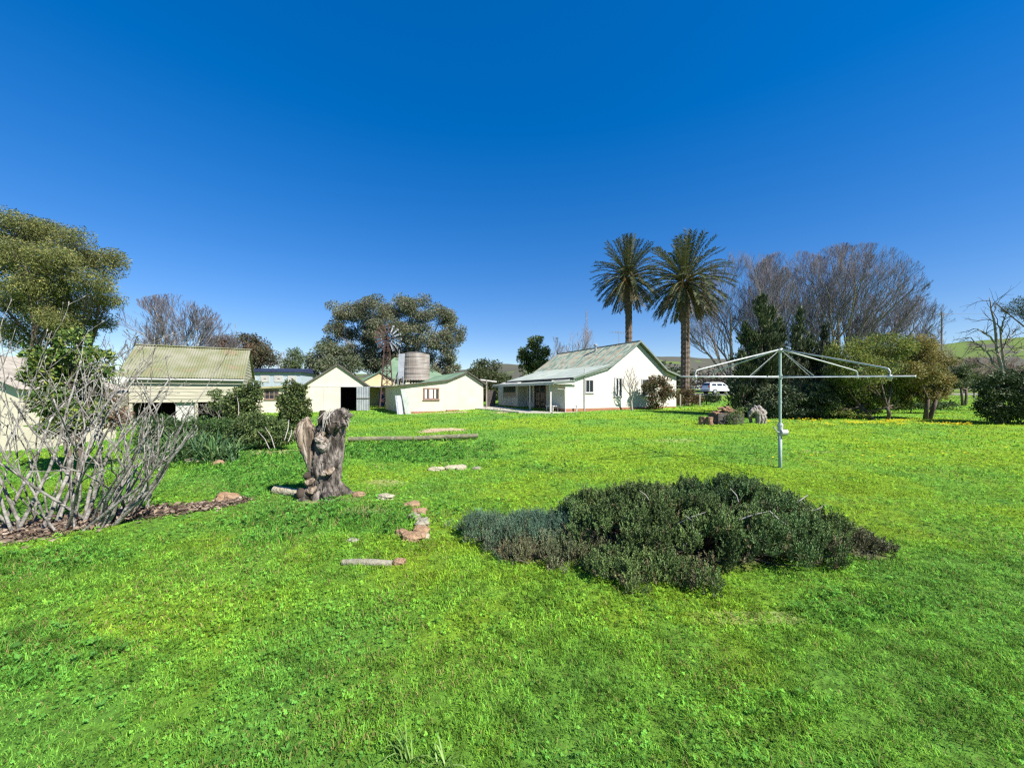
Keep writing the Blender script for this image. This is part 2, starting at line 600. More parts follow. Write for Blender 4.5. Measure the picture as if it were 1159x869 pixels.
def lush(x, y):
    """0..1 taller, darker weedy growth"""
    x = np.asarray(x, float)
    y = np.asarray(y, float)
    w = (vnoise(x, y, 0.5, 5) - 0.5) * 0.8 + (vnoise(x, y, 0.17, 6) - 0.5) * 0.5
    L = np.zeros(x.shape)
    for cx, cy, rx, ry, s in [(-3.0, 10.6, 2.6, 1.7, 1), (-2.3, 4.75, 1.15, 0.75, 1), (-4.3, 7.3, 1.0, 1.4, 0.8), (-5.0, 3.75, 1.8, 0.35, 0.8), (-6.5, 9.0, 2.2, 1.6, 0.8), (-2.9, 2.35, 0.55, 0.25, 0.9),
                              (4.0, 2.2, 0.5, 0.25, 0.6), (2.75, 2.85, 0.6, 0.25, 0.7), (0.9, 8.3, 1.2, 0.7, 0.4), (-0.6, 5.3, 0.6, 0.8, 0.5), (1.4, 2.0, 0.3, 0.15, 0.5)]:
        d = np.hypot((x - cx) / rx, (y - cy) / ry) + w
        L = np.maximum(L, s * (1 - sstep(0.7, 1.1, d)))
    return L


def yellowish(x, y):
    a = 0.5 * vnoise(x, y, 2.3, 11) + 0.3 * vnoise(x, y, 0.8, 12) + 0.2 * vnoise(x, y, 0.3, 13)
    a = a + 0.16 * sstep(2.8, 6, y) * sstep(-2.0, 1.0, x) - 0.10 * (1 - sstep(2.0, 4.0, y)) - 0.08 * sstep(15, 22, y)
    return np.clip((a - 0.30) / 0.50, 0, 1)


GREENS = np.array([(0.118, 0.262, 0.040), (0.157, 0.312, 0.036), (0.212, 0.336, 0.026)])


def grass_colour(x, y, r=rng):
    q = np.clip(yellowish(x, y) + 0.13 * r.normal(size=np.shape(x)), 0, 1)[:, None]
    c = np.where(q < 0.5, GREENS[0] * (1 - 2 * q) + GREENS[1] * 2 * q, GREENS[1] * (2 - 2 * q) + GREENS[2] * (2 * q - 1))
    l = lush(x, y)[:, None]
    c = c * (1 - 0.8 * l) + 0.8 * l * np.array([0.100, 0.250, 0.036])
    return c


# ------------------------------------------------------------------ ground, hills, road, path
def axis_pts(a, b, step, far, g=1.18):
    c = list(np.arange(a, b + 1e-6, step))
    s = step
    while c[-1] < far:
        s *= g
        c.append(c[-1] + s)
    return c


xs = np.array(sorted(set(np.round([-v for v in axis_pts(0, 14, 0.16, 1800)] + axis_pts(0, 14, 0.16, 1800), 4))))
ys = np.array([-60, -30, -15, -8, -4, -2] + axis_pts(-1, 18, 0.16, 2600))
GX, GY = np.meshgrid(xs, ys, indexing='ij')
GZ = gz(GX, GY)
nx, ny = GX.shape
ii, jj = np.meshgrid(np.arange(nx - 1), np.arange(ny - 1), indexing='ij')
Q = np.stack([ii * ny + jj, (ii + 1) * ny + jj, (ii + 1) * ny + jj + 1, ii * ny + jj + 1], -1).reshape(-1, 4)
fx = (GX[:-1, :-1] + GX[1:, 1:]).ravel() / 2
fy = (GY[:-1, :-1] + GY[1:, 1:]).ravel() / 2
gc = grass_colour(fx, fy, np.random.RandomState(2)) * (0.62 + 0.26 * sstep(3, 14, fy) + 0.1 * sstep(20, 26, fy))[:, None]  # nearer ground darkened: shade between grass blades put into the colour
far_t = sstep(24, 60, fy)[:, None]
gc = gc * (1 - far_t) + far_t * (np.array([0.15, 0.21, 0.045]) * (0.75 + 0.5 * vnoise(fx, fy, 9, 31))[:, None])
bb = bare(fx, fy)[:, None]
soil = np.where((bed_dist(fx, fy) < 0.9)[:, None], np.array([0.13, 0.095, 0.07]), np.array([0.42, 0.32, 0.20]))
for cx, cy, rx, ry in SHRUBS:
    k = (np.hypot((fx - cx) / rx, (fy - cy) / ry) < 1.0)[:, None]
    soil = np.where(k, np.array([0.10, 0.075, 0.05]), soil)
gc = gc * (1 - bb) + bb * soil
gm = leafmat('ground_soil', 0.0, 0.95, 0.05)
b = gm.node_tree.nodes['Principled BSDF']
n2 = gm.node_tree.nodes.new('ShaderNodeTexNoise')
n2.inputs['Scale'].default_value = 14
n2.inputs['Detail'].default_value = 8
tcn = gm.node_tree.nodes.new('ShaderNodeTexCoord')
gm.node_tree.links.new(tcn.outputs['Object'], n2.inputs['Vector'])
mrg = gm.node_tree.nodes.new('ShaderNodeMix')
mrg.data_type = 'RGBA'
mrg.blend_type = 'MULTIPLY'
mrg.inputs['Factor'].default_value = 1
an = [n for n in gm.node_tree.nodes if n.type == 'ATTRIBUTE'][0]
rp = gm.node_tree.nodes.new('ShaderNodeValToRGB')
rp.color_ramp.elements[0].position = 0.3
rp.color_ramp.elements[0].color = (0.55, 0.55, 0.55, 1)
rp.color_ramp.elements[1].position = 0.7
rp.color_ramp.elements[1].color = (1.35, 1.35, 1.35, 1)
gm.node_tree.links.new(n2.outputs['Fac'], rp.inputs['Fac'])
gm.node_tree.links.new(an.outputs['Color'], mrg.inputs['A'])
gm.node_tree.links.new(rp.outputs['Color'], mrg.inputs['B'])
gm.node_tree.links.new(mrg.outputs['Result'], b.inputs['Base Color'])
bp = gm.node_tree.nodes.new('ShaderNodeBump')
bp.inputs['Strength'].default_value = 0.5
bp.inputs['Distance'].default_value = 0.05
gm.node_tree.links.new(n2.outputs['Fac'], bp.inputs['Height'])
gm.node_tree.links.new(bp.outputs['Normal'], b.inputs['Normal'])
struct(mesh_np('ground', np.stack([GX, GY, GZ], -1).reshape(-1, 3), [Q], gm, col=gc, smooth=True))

# hills: a real ridge rising 200-560 m away
hx = np.linspace(-520, 1500, 260)
hrow = np.linspace(0, 1, 26)
PXT = [-600, 0, 300, 480, 530, 575, 640, 745, 790, 860, 950, 1050, 1100, 1159, 1300, 2000]
PYT = [436, 432, 428, 424, 420, 415, 411, 405, 408, 411, 406, 396, 391, 386, 380, 374]
HV, HC = [], []
for r_ in hrow:
    Dm = 230 + 330 * r_
    x = hx * (0.55 + 0.45 * r_)
    pxx = x / Dm * F + CX
    top = (HY - np.interp(pxx, PXT, PYT)) * 560 / F + EYE
    prof = 0.5 - 0.5 * math.cos(PI * min(1, r_ * 1.02))
    g0 = gz(x, np.full_like(x, 230.0)) - 0.6
    bumps = (vnoise(x, np.full_like(x, Dm), 60, 41) - 0.5) * 9 * r_ + (vnoise(x, np.full_like(x, Dm), 17, 42) - 0.5) * 3 * r_
    HV.append(np.stack([x, np.full_like(x, Dm), g0 * (1 - prof) + top * prof + bumps], -1))
HV = np.array(HV)
nr, nc = HV.shape[:2]
ii, jj = np.meshgrid(np.arange(nr - 1), np.arange(nc - 1), indexing='ij')
Q = np.stack([ii * nc + jj, ii * nc + jj + 1, (ii + 1) * nc + jj + 1, (ii + 1) * nc + jj], -1).reshape(-1, 4)
cx_ = (HV[:-1, :-1, 0] + HV[1:, 1:, 0]).ravel() / 2
cy_ = (HV[:-1, :-1, 1] + HV[1:, 1:, 1]).ravel() / 2
w1 = (vnoise(cx_, cy_, 45, 43) * 0.6 + vnoise(cx_, cy_, 14, 44) * 0.4)[:, None]
green = np.array([0.105, 0.150, 0.042])
wood = np.array([0.085, 0.085, 0.065])
right = sstep(200, 420, cx_ / cy_ * 400)[:, None]
thr = 0.62 * right + 0.30 * (1 - right)
k = sstep(thr - 0.06, thr + 0.06, w1)
hc = green * (1 - k) + wood * k
struct(mesh_np('hills', HV.reshape(-1, 3), [Q], leafmat('hill_cover', 0.0, 0.95, 0.05), col=hc, smooth=True))


def strip(name, pts, width, m, dz=0.012):
    """a sheet following the ground along a line"""
    pts = np.asarray(pts, float)
    t = np.linspace(0, 1, len(pts))
    tt = np.linspace(0, 1, 60)
    P = np.stack([np.interp(tt, t, pts[:, i]) for i in range(2)], 1)
    d = nrm(np.gradient(P, axis=0))
    nrm_ = np.stack([-d[:, 1], d[:, 0]], 1)
    V = []
    for w in np.linspace(-0.5, 0.5, 7):
        p = P + nrm_ * w * width
        V.append(np.stack([p[:, 0], p[:, 1], gz(p[:, 0], p[:, 1]) + dz], 1))
    V = np.array(V)
    a, b_ = V.shape[:2]
    i, j = np.meshgrid(np.arange(a - 1), np.arange(b_ - 1), indexing='ij')
    q = np.stack([i * b_ + j, i * b_ + j + 1, (i + 1) * b_ + j + 1, (i + 1) * b_ + j], -1).reshape(-1, 4)
    return struct(mesh_np(name, V.reshape(-1, 3), [q], m, smooth=True))


strip('road', [(14, 51.0), (30, 52.5), (60, 52.5), (110, 51)], 4.2, 'road_tar', 0.03)

# ------------------------------------------------------------------ buildings
TH = math.atan2(0.475, 0.88)


def spot(px, py, D):
    p = at(px, py, D)
    return (p[0], p[1], p[2])


def window(parent, x0, x1, z0, z1, y, frame, inner, nv=1, nh=0, axis=1, sgn=-1, fw=0.07, sill=True, split=None):
    """framed window proud of a wall; glass is a sub-part"""
    m = MB()

    def bx(a0, a1, c0, c1, d0, d1):
        lo, hi = sorted((y + sgn * d0, y + sgn * d1))
        if axis == 1:
            m.box((a0, lo, c0), (a1, hi, c1))
        else:
            m.box((lo, a0, c0), (hi, a1, c1))
    bx(x0, x1, z1 - fw, z1, 0.0, 0.055)
    bx(x0, x1, z0, z0 + fw, 0.0, 0.055)
    bx(x0, x0 + fw, z0 + fw, z1 - fw, 0.0, 0.055)
    bx(x1 - fw, x1, z0 + fw, z1 - fw, 0.0, 0.055)
    for i in range(1, nv + 1):
        c = x0 + (x1 - x0) * i / (nv + 1)
        bx(c - fw * 0.35, c + fw * 0.35, z0 + fw, z1 - fw, 0.0, 0.048)
    for i in range(1, nh + 1):
        c = z0 + (z1 - z0) * i / (nh + 1)
        bx(x0 + fw, x1 - fw, c - fw * 0.3, c + fw * 0.3, 0.0, 0.046)
    f = m.build('window', frame, parent)
    m = MB()
    bx(x0 + fw, x1 - fw, z0 + fw, z1 - fw, 0.0, 0.034)
    m.build('pane', 'dark_glass', f)
    if inner:
        m = MB()
        n = nv + 1
        for i in range(n):
            a = x0 + fw + (x1 - x0 - 2 * fw) * (i + 0.08) / n
            bw = (x1 - x0 - 2 * fw) / n
            if inner == 'left':
                bx(a, a + bw * 0.34, z0 + fw + 0.01, z1 - fw - 0.01, 0.034, 0.040)
            else:
                bx(a, a + bw * (0.45 if i % 2 == 0 else 0.7), z0 + fw + 0.01, z1 - fw - 0.01, 0.034, 0.040)
        m.build('curtain', 'curtain', f)
    if sill:
        m = MB()
        bx(x0 - 0.04, x1 + 0.04, z0 - 0.05, z0, 0.0, 0.09)
        m.build('sill', frame, f)
    return f


def verge(mb, prof, y0, th=0.11, w=0.035, sgn=-1):
    """barge boards following a roof profile"""
    for (xa, za), (xb, zb) in zip(prof[:-1], prof[1:]):
        mb.bar((xa, y0, za - th / 2), (xb, y0, zb - th / 2), w, th, up=(0, 0, 1))


# --- the farmhouse
A = spot(640, 467, 25)
A = (A[0], A[1], A[2])
H = thing('farmhouse', 'white weatherboard farmhouse with a patchy pale green roof and a veranda', 'house', A, TH)
WX, DEP, REC = 10.6, 9.8, 0.9
prof = [(0, 2.13), (0.75, 2.34), (3.77, 3.2), (6.48, 5.0), (9.3, 3.0), (WX, 2.6)]
m = MB()
m.boards([(x, z - 0.04) for x, z in prof], 0.26, 4.98, 0.0, bh=0.17, t=0.009)
m.boards([(0, 2.1), (1.6, 2.1)], 0.26, 2.1, 0.0, axis=0, t=0.016)
m.boards([(1.6, 2.2), (6.35, 2.2)], 0.1, 2.2, REC, axis=0, t=0.016)
m.boards([(6.35, 2.1), (DEP, 2.1)], 0.26, 2.1, 0.0, axis=0, t=0.016)
m.box((0.0, 1.58, 0.0), (REC, 1.6, 2.15))
m.box((0.0, 6.35, 0.0), (REC, 6.37, 2.15))
# solid core behind the boards
core = [(x, z - 0.06) for x, z in prof]
m.prism([(0.02, 0.0), (WX, 0.0)] + [(x, z) for x, z in core[::-1] if x > 0.02] + [(0.02, 2.07)], 0.005, 1.575)
m.prism([(REC + 0.02, 0.0), (WX, 0.0)] + [(x, z) for x, z in core[::-1] if x > 1] + [(REC + 0.02, 2.35)], 1.576, 6.37)
m.prism([(0.02, 0.0), (WX, 0.0)] + [(x, z) for x, z in core[::-1] if x > 0.02] + [(0.02, 2.07)], 6.371, DEP)
m.build('wall', 'house_paint', H)
m = MB()
m.box((-0.022, -0.025, -0.3), (WX + 0.02, -0.001, 0.26))
m.box((-0.025, -0.0, -0.3), (-0.001, 1.6, 0.26))
m.box((-0.025, 6.35, -0.3), (-0.001, DEP, 0.26))
m.build('brick_base', 'brick', H)
# roof sheets
o1, o2 = -0.28, DEP + 0.3
m = MB()
m.corr((3.70, o1, 3.18), (0, o2 - o1, 0), (2.78, 0, 1.86), pitch=0.13, rows=6)
m.corr((6.48, o1, 5.04), (0, o2 - o1, 0), (2.86, 0, -2.03), pitch=0.13, rows=3)
m.corr((9.3, o1, 3.01), (0, o2 - o1, 0), (1.4, 0, -0.38), pitch=0.13)
m.tube([(6.48, o1, 5.05), (6.48, o2, 5.05)], 0.06, 8)
rf = m.build('roof', 'faded_green_roof', H)
m = MB()
m.lathe([(0.09, 0), (0.09, 0.55), (0.17, 0.56), (0.17, 0.68), (0.03, 0.78)], 12, (5.95, 4.0, 4.55))
m.build('flue', 'galvanised', rf)
m = MB()
m.tube([(6.48, 1.9, 5.0), (6.48, 1.9, 6.1)], 0.02, 6)
m.tube([(5.75, 1.9, 5.95), (7.2, 1.9, 5.95)], 0.012, 5)
for i in range(6):
    x = 5.8 + i * 0.26
    m.tube([(x, 1.9 - 0.35 + 0.03 * i, 5.95), (x, 1.9 + 0.35 - 0.03 * i, 5.95)], 0.009, 4)
m.build('television_aerial', 'galvanised', rf)
m = MB()
m.corr((0.45, o1, 2.30), (0, DEP - 0.4, 0), (3.3, 0, 0.95), pitch=0.13, rows=2)
m.build('skillion_roof', 'pale_roof', H)
m = MB()
m.corr((-1.05, o1 + 0.1, 1.97), (0, 8.9, 0), (1.85, 0, 0.16), pitch=0.13)
vr = m.build('veranda_roof', 'pale_roof', H)
m = MB()
m.box((-1.10, o1 + 0.1, 1.80), (-1.05, 8.75, 1.96))
m.box((-1.05, o1 + 0.1, 1.84), (0.8, o1 + 0.14, 1.95))
m.build('veranda_beam', 'white_paint', H)
m = MB()
verge(m, [(0.42, 2.30), (3.72, 3.22), (6.48, 5.09), (9.3, 3.05), (10.72, 2.66)], o1 - 0.02)
verge(m, [(-1.1, 2.0), (0.6, 2.15)], o1 + 0.06, th=0.12)
m.build('barge_board', 'trim_green', H)
m = MB()
m.box((0.38, o1, 2.14), (0.45, DEP - 0.6, 2.27))
m.build('gutter', 'dark_trim', H)  # fascia shadow under the upper roof edge put into the gutter's dark colour
for y in (0.35, 2.9):
    m = MB()
    m.box((-0.98, y - 0.05, -0.1), (-0.88, y + 0.05, 1.82))
    m.build('veranda_post', 'white_paint', H)
m = MB()
m.box((-1.2, -0.3, -0.3), (REC, 8.8, 0.05))
m.build('veranda_floor', 'concrete', H)
window(H, 1.6, 2.32, 1.29, 2.19, 0, 'trim_grey', None, nv=1)
window(H, 4.18, 4.89, 1.05, 2.36, 0, 'trim_grey', 'left', nv=1)
window(H, 6.85, 8.22, 1.05, 2.32, 0, 'trim_grey', None, nv=1)
window(H, 6.6, 8.8, 0.98, 1.92, 0, 'trim_grey', None, nv=0, axis=0, fw=0.06)
window(H, 5.55, 6.15, 0.6, 1.98, REC, 'trim_grey', None, nv=0, axis=0, fw=0.05)
m = MB()
for a, c in ((3.65, 4.43), (4.47, 5.25)):
    m.box((REC - 0.05, a, 0.1), (REC - 0.001, a + 0.06, 2.0))
    m.box((REC - 0.05, c - 0.06, 0.1), (REC - 0.001, c, 2.0))
    m.box((REC - 0.05, a + 0.06, 1.94), (REC - 0.001, c - 0.06, 2.0))
    m.box((REC - 0.05, a + 0.06, 0.1), (REC - 0.001, c - 0.06, 0.2))
    m.box((REC - 0.05, a + 0.06, 0.85), (REC - 0.001, c - 0.06, 0.92))
dr = m.build('screen_door', 'trim_brown', H)
m = MB()
for a, c in ((3.71, 4.37), (4.53, 5.19)):
    m.box((REC - 0.03, a, 0.2), (REC - 0.002, c, 0.85))
    m.box((REC - 0.03, a, 0.92), (REC - 0.002, c, 1.94))
m.build('door_screen', 'dark_glass', dr)
m = MB()
m.tube([(1.52, -0.06, -0.1), (1.52, -0.06, 2.9)], 0.035, 8)
m.build('vent_pipe', 'white_paint', H)
m = MB()
m.tube([(-0.95, 0.3, 1.85), (-0.93, 0.28, 1.6), (-0.1, -0.05, 1.5), (-0.05, -0.06, 0.0)], 0.03, 6)
m.build('downpipe', 'white_paint', H)


def loc(o, x, y, z=0.0):
    """point in a building's own directions -> world"""
    p = Vector(o) if not hasattr(o, 'location') else o.location
    c, s = math.cos(TH), math.sin(TH)
    return np.array([p[0] + c * x - s * y, p[1] + s * x + c * y, p[2] + z])


# the white wash stand on the veranda
p = loc(H, -0.35, 1.0, 0.05)
b0 = thing('wash_stand', 'small white wash stand on the veranda beside its post', 'stand', p, TH)
m = MB()
m.box((-0.25, -0.42, 0.34), (0.25, 0.42, 0.40))
m.build('top', 'white_paint', b0)
for a in (-0.2, 0.2):
    for c in (-0.36, 0.36):
        m = MB()
        m.box((a - 0.03, c - 0.03, 0), (a + 0.03, c + 0.03, 0.34))
        m.build('leg', 'white_paint', b0)
p = loc(H, 0.7, -0.25, 0.0)
m = MB()
m.tube([(0, 0, -0.1), (0, 0, 0.42)], 0.05, 8)
m.tube([(0, 0, 0.42), (0, 0, 0.47)], 0.07, 8)
tag(m.build('drain_vent', 'white_paint', loc=p), 'short white drain vent at the foot of the farmhouse corner', 'vent')

# concrete slab in front of the veranda
slab = [loc(H, -1.4, -0.4), loc(H, -3.2, 0.5), loc(H, -3.4, 8.8), loc(H, -1.2, 8.8)]
m = MB()
V = [(q[0], q[1], gz(q[0], q[1]) + d) for d in (-0.2, 0.07) for q in slab]
m.add(V, [[(3, 2, 1, 0), (4, 5, 6, 7), (0, 1, 5, 4), (1, 2, 6, 5), (2, 3, 7, 6), (3, 0, 4, 7)]])
struct(m.build('path', 'concrete'))

# --- the small shed with the curtained window
B0 = spot(458, 468, 27)
SH = thing('garden_shed', 'cream shed with a curtained brown window and long low sloping roof', 'shed', B0, TH)
SW, SD = 6.02, 7.2
prof = [(0, 1.98), (3.13, 2.36), (4.65, 2.98), (SW, 2.14)]
m = MB()
body = [(0, -0.1), (SW, -0.1)] + prof[::-1]
m.prism(body, 0, SD)
m.build('wall', 'cream_paint', SH)
m = MB()
m.box((-0.003, -0.03, -0.3), (SW + 0.02, -0.001, 0.13))
m.box((3.0, -0.34, -0.2), (3.9, -0.031, 0.2))
m.build('brick_base', 'brick', SH)
m = MB()
m.corr((-0.35, -0.2, 1.99), (0, SD + 0.4, 0), (3.48, 0, 0.43), pitch=0.12)
m.corr((3.10, -0.2, 2.41), (0, SD + 0.4, 0), (1.55, 0, 0.64), pitch=0.12)
m.corr((4.65, -0.2, 3.05), (0, SD + 0.4, 0), (1.6, 0, -0.96), pitch=0.12)
m.build('roof', 'green_roof', SH)
m = MB()
verge(m, [(-0.38, 2.0), (3.12, 2.43), (4.65, 3.07), (6.3, 2.08)], -0.22, th=0.08, w=0.03)
m.build('barge_board', 'dark_trim', SH)
window(SH, 1.31, 2.49, 0.95, 1.81, 0, 'trim_brown', 'both', nv=2, sill=True, fw=0.09)


def sheet(name, label, p, q, w, h, m_, pitch=0.1, group=None, lean=0.4):
    """corrugated sheet standing at p-q, leaning back"""
    p = np.asarray(p, float)
    q = np.asarray(q, float)
    d = q - p
    nn = nrm(np.array([-d[1], d[0], 0]))
    mb = MB()
    mb.corr((0, 0, 0), d, nn * lean + np.array([0, 0, h]), pitch=pitch, amp=0.012)
    c2 = nrm(np.cross(d, nn * lean + np.array([0, 0, h])))
    mb.corr(c2 * 0.004, d, nn * lean + np.array([0, 0, h]), pitch=pitch, amp=0.012)
    return tag(mb.build(name, m_, loc=p), label, 'sheet', group)


q0 = loc(SH, -0.15, -0.95, -0.03)
sheet('iron_sheet', 'taller pale corrugated iron sheet leaning on the cream shed corner', q0, loc(SH, 0.25, -0.85, -0.03), 0.5, 1.75, 'pale_roof', lean=0.75)
sheet('iron_sheet', 'shorter grey iron sheet leaning left of the taller pale sheet', loc(SH, -0.72, -1.0, -0.03), loc(SH, -0.3, -1.0, -0.03), 0.4, 1.3, 'galvanised', lean=0.75)

# --- the open shed
B1 = spot(346, 466, 29)
OS = thing('open_shed', 'cream gabled shed with a black doorway and grey corrugated door', 'shed', B1, TH)
OW, OD = 4.35, 6.0
m = MB()
ap = (2.18, 3.62)
d0, d1, dz = 2.41, 3.56, 1.89
m.box((0, 0, -0.2), (d0, 0.05, dz))
m.box((d1, 0, -0.2), (OW, 0.05, dz))
m.prism([(0, dz + 0.001), (OW, dz + 0.001), (OW, 2.1), ap, (0, 2.1)], 0, 0.05)
m.box((0, 0.051, -0.2), (0.05, OD, 2.08))
m.box((OW - 0.05, 0.051, -0.2), (OW, OD, 2.08))
m.prism([(0, -0.2), (OW, -0.2), (OW, 2.1), ap, (0, 2.1)], OD, OD + 0.05)
m.build('wall', 'cream_paint', OS)
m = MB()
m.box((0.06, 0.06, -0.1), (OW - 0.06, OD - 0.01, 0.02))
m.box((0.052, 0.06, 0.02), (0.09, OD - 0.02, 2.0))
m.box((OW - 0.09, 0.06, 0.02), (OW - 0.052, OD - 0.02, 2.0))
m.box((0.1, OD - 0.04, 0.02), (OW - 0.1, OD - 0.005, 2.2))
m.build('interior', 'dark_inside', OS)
m = MB()
m.corr((-0.25, -0.15, 1.95), (0, OD + 0.4, 0), (2.43, 0, 1.71), pitch=0.12)
m.corr((2.18, -0.15, 3.66), (0, OD + 0.4, 0), (2.45, 0, -1.74), pitch=0.12)
m.build('roof', 'mossy_roof', OS)
m = MB()
verge(m, [(-0.25, 1.97), (2.18, 3.71), (4.62, 1.94)], -0.17, th=0.11)
m.build('barge_board', 'dark_trim', OS)
m = MB()
m.box((1.2, -0.014, 0.0), (1.23, -0.001, 1.88))
m.box((0.0, -0.016, 1.88), (d0, -0.001, 1.91))
m.build('cover_strip', 'trim_grey', OS)
m = MB()
m.corr((3.55, -0.06, 0.03), (0.95, -0.22, 0), (0, 0, 1.9), pitch=0.13, amp=0.02)
dr = m.build('corrugated_door', 'galvanised', OS)
m = MB()
m.bar((3.55, -0.10, 1.0), (4.5, -0.32, 1.0), 0.03, 0.06)
m.build('brace', 'dark_trim', dr)
m = MB()
m.box((d0 - 0.05, -0.03, 0.0), (d0, -0.001, dz))
m.box((d0, -0.03, dz), (d1, -0.001, dz + 0.05))
m.build('door_frame', 'trim_grey', OS)

# lean-to beside it
LT = thing('lean_to', 'low cream lean-to with a dark multi-pane window under a mossy roof', 'shed', loc(OS, -3.4, 0.4), TH)
m = MB()
m.prism([(0, -0.2), (3.38, -0.2), (3.38, 2.0), (0, 1.78)], 0, 4.5)
m.build('wall', 'cream_paint', LT)
m = MB()
m.corr((-0.25, -0.3, 1.79), (0, 5, 0), (3.6, 0, 0.24), pitch=0.12)
m.build('roof', 'mossy_roof', LT)
m = MB()
m.bar((-0.28, -0.32, 1.73), (3.35, -0.32, 1.97), 0.03, 0.12)
m.build('fascia', 'mossy_roof', LT)
window(LT, 0.75, 1.65, 0.95, 1.66, 0, 'trim_brown', None, nv=2, nh=1, fw=0.06)

# --- yellow shed behind, with an awning
YS = thing('yellow_shed', 'warm yellow gabled shed with a green roof behind the open shed', 'shed', tuple(at(406, 0, 40)[:2]) + (0.3,), TH)
m = MB()
m.prism([(0, -0.1), (4.3, -0.1), (4.3, 2.35), (2.1, 3.6), (0, 2.35)], 0, 6)
m.build('wall', 'yellow_paint', YS)
m = MB()
m.corr((-0.3, -0.2, 2.22), (0, 6.5, 0), (2.4, 0, 1.42), pitch=0.14)
m.corr((2.1, -0.2, 3.64), (0, 6.5, 0), (2.5, 0, -1.47), pitch=0.14)
m.build('roof', 'green_roof', YS)
m = MB()
m.corr((-1.5, -2.2, 2.02), (7.6, 0, 0), (0, 2.2, 0.15), pitch=0.14)
m.build('awning', 'white_paint', YS)
for x in (0.2, 3.2, 5.6):
    m = MB()
    m.box((x - 0.04, -2.15, -0.2), (x + 0.04, -2.07, 2.0))
    m.build('post', 'white_paint', YS)
p = loc(YS, 2.1, -1.2)
DR = thing('oil_drum', 'blue plastic drum standing under the yellow shed awning', 'drum', (p[0], p[1], gz(p[0], p[1])), 0)
m = MB()
m.lathe([(0.0, 0), (0.29, 0), (0.30, 0.3), (0.315, 0.31), (0.315, 0.34), (0.30, 0.35), (0.30, 0.65), (0.315, 0.66), (0.315, 0.69), (0.30, 0.70), (0.3, 1.0), (0.0, 1.0)], 16)
m.lathe([(0.0, 0), (0.27, 0), (0.28, 0.5), (0.0, 0.5)], 16, (0, 0, 1.0))
m.build('shell', 'blue_plastic', DR, smooth=False)
p = loc(YS, 2.75, -2.6)
TK = thing('feed_bin', 'orange red rusty feed bin on legs near the windmill', 'bin', (p[0], p[1], gz(p[0], p[1])), TH)
m = MB()
m.box((-0.42, -0.4, 0.55), (0.42, 0.4, 1.75))
m.prism([(-0.42, 0.548), (-0.12, 0.2), (0.12, 0.2), (0.42, 0.548)], -0.35, 0.35)
for z in (0.8, 1.15, 1.5):
    m.box((-0.45, -0.43, z), (0.45, 0.43, z + 0.05))
m.build('hopper', 'rust_orange', TK)
for a in (-0.38, 0.38):
    for c in (-0.36, 0.36):
        m = MB()
        m.box((a - 0.03, c - 0.03, -0.05), (a + 0.03, c + 0.03, 0.55))
        m.build('leg', 'rust_orange', TK)

# --- large green roofed building behind the tank
GB = thing('green_barn', 'building with a green hip roof rising behind the water tank', 'building', tuple(at(428, 0, 50)[:2]) + (0.4,), TH)
m = MB()
m.box((0, 0, -0.3), (9.4, 6, 3.3))
m.build('wall', 'cream_paint', GB)
m = MB()
m.add([(-0.4, -0.4, 3.2), (9.8, -0.4, 3.2), (9.8, 6.4, 3.2), (-0.4, 6.4, 3.2), (2.6, 3, 6.3), (5.4, 3, 6.3)], [[(0, 1, 5, 4), (2, 3, 4, 5)], [(1, 2, 5), (3, 0, 4)]])
m.build('roof', 'green_roof', GB)

# --- blue building far left
BB = thing('blue_building', 'long pale blue building with a dark blue roof left of the sheds', 'building', tuple(at(268, 0, 46)[:2]) + (0.3,), 0.12)
m = MB()
m.box((0, 0, -0.3), (7.2, 5, 3.95))
m.build('wall', 'blue_wall', BB)
m = MB()
m.prism([(-0.35, 3.95), (5.5, 3.95), (5.5, 4.05), (2.5, 4.55), (-0.35, 4.25)], -0.3, 7.5, axis=0)
m.build('roof', 'blue_roof', BB)
for i in range(4):
    x = 1.1 + i * 1.55
    window(BB, x, x + 1.0, 2.75, 3.55, 0, 'white_paint', None, nv=0, fw=0.36, sill=False)

# --- the boarded barn on the left
BN = thing('weathered_barn', 'faded board barn with a lichen covered yellow green iron roof', 'barn', (-18.9, 19.0, 0.2), TH)
L_ = 4.62
m = MB()
m.boards([(0, 2.24), (L_, 2.24)], 0.98, 2.2, 0.0, bh=0.175, t=0.022)
m.boards([(0, 2.24), (2.4, 4.0), (4.8, 2.24)], 0.2, 3.9, L_, axis=0, sgn=1, bh=0.175, t=0.02)
m.box((0, 0.001, 0.98), (L_, 0.03, 2.2))
m.box((0, 4.75, 0), (L_, 4.8, 2.2))
m.prism([(0.04, 0.0), (4.74, 0.0), (4.74, 2.2), (2.4, 3.95), (0.04, 2.2)], 0.0, 0.03, axis=0)
m.build('wall', 'barn_board', BN)
m = MB()
m.corr((-0.42, -0.28, 2.24), (L_ + 0.55, 0, 0), (0, 2.68, 1.84), pitch=0.115, amp=0.018, rows=3)
m.corr((-0.42, 2.4, 4.08), (L_ + 0.55, 0, 0), (0, 2.6, -1.8), pitch=0.115, amp=0.018)
rf = m.build('roof', 'lichen_roof', BN)
m = MB()
m.bar((-0.45, 2.4, 4.1), (L_ + 0.18, 2.4, 4.1), 0.24, 0.05)
m.build('ridge_cap', 'lichen_roof', rf)
m = MB()
m.box((-0.40, -0.32, 2.12), (L_ + 0.1, -0.27, 2.2))
m.build('gutter', 'white_paint', BN)
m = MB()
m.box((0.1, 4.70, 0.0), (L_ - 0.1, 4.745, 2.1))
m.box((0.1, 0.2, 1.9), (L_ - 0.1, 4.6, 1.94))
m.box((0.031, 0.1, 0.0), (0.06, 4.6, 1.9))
m.box((L_ - 0.06, 0.1, 0.0), (L_ - 0.03, 4.6, 1.9))
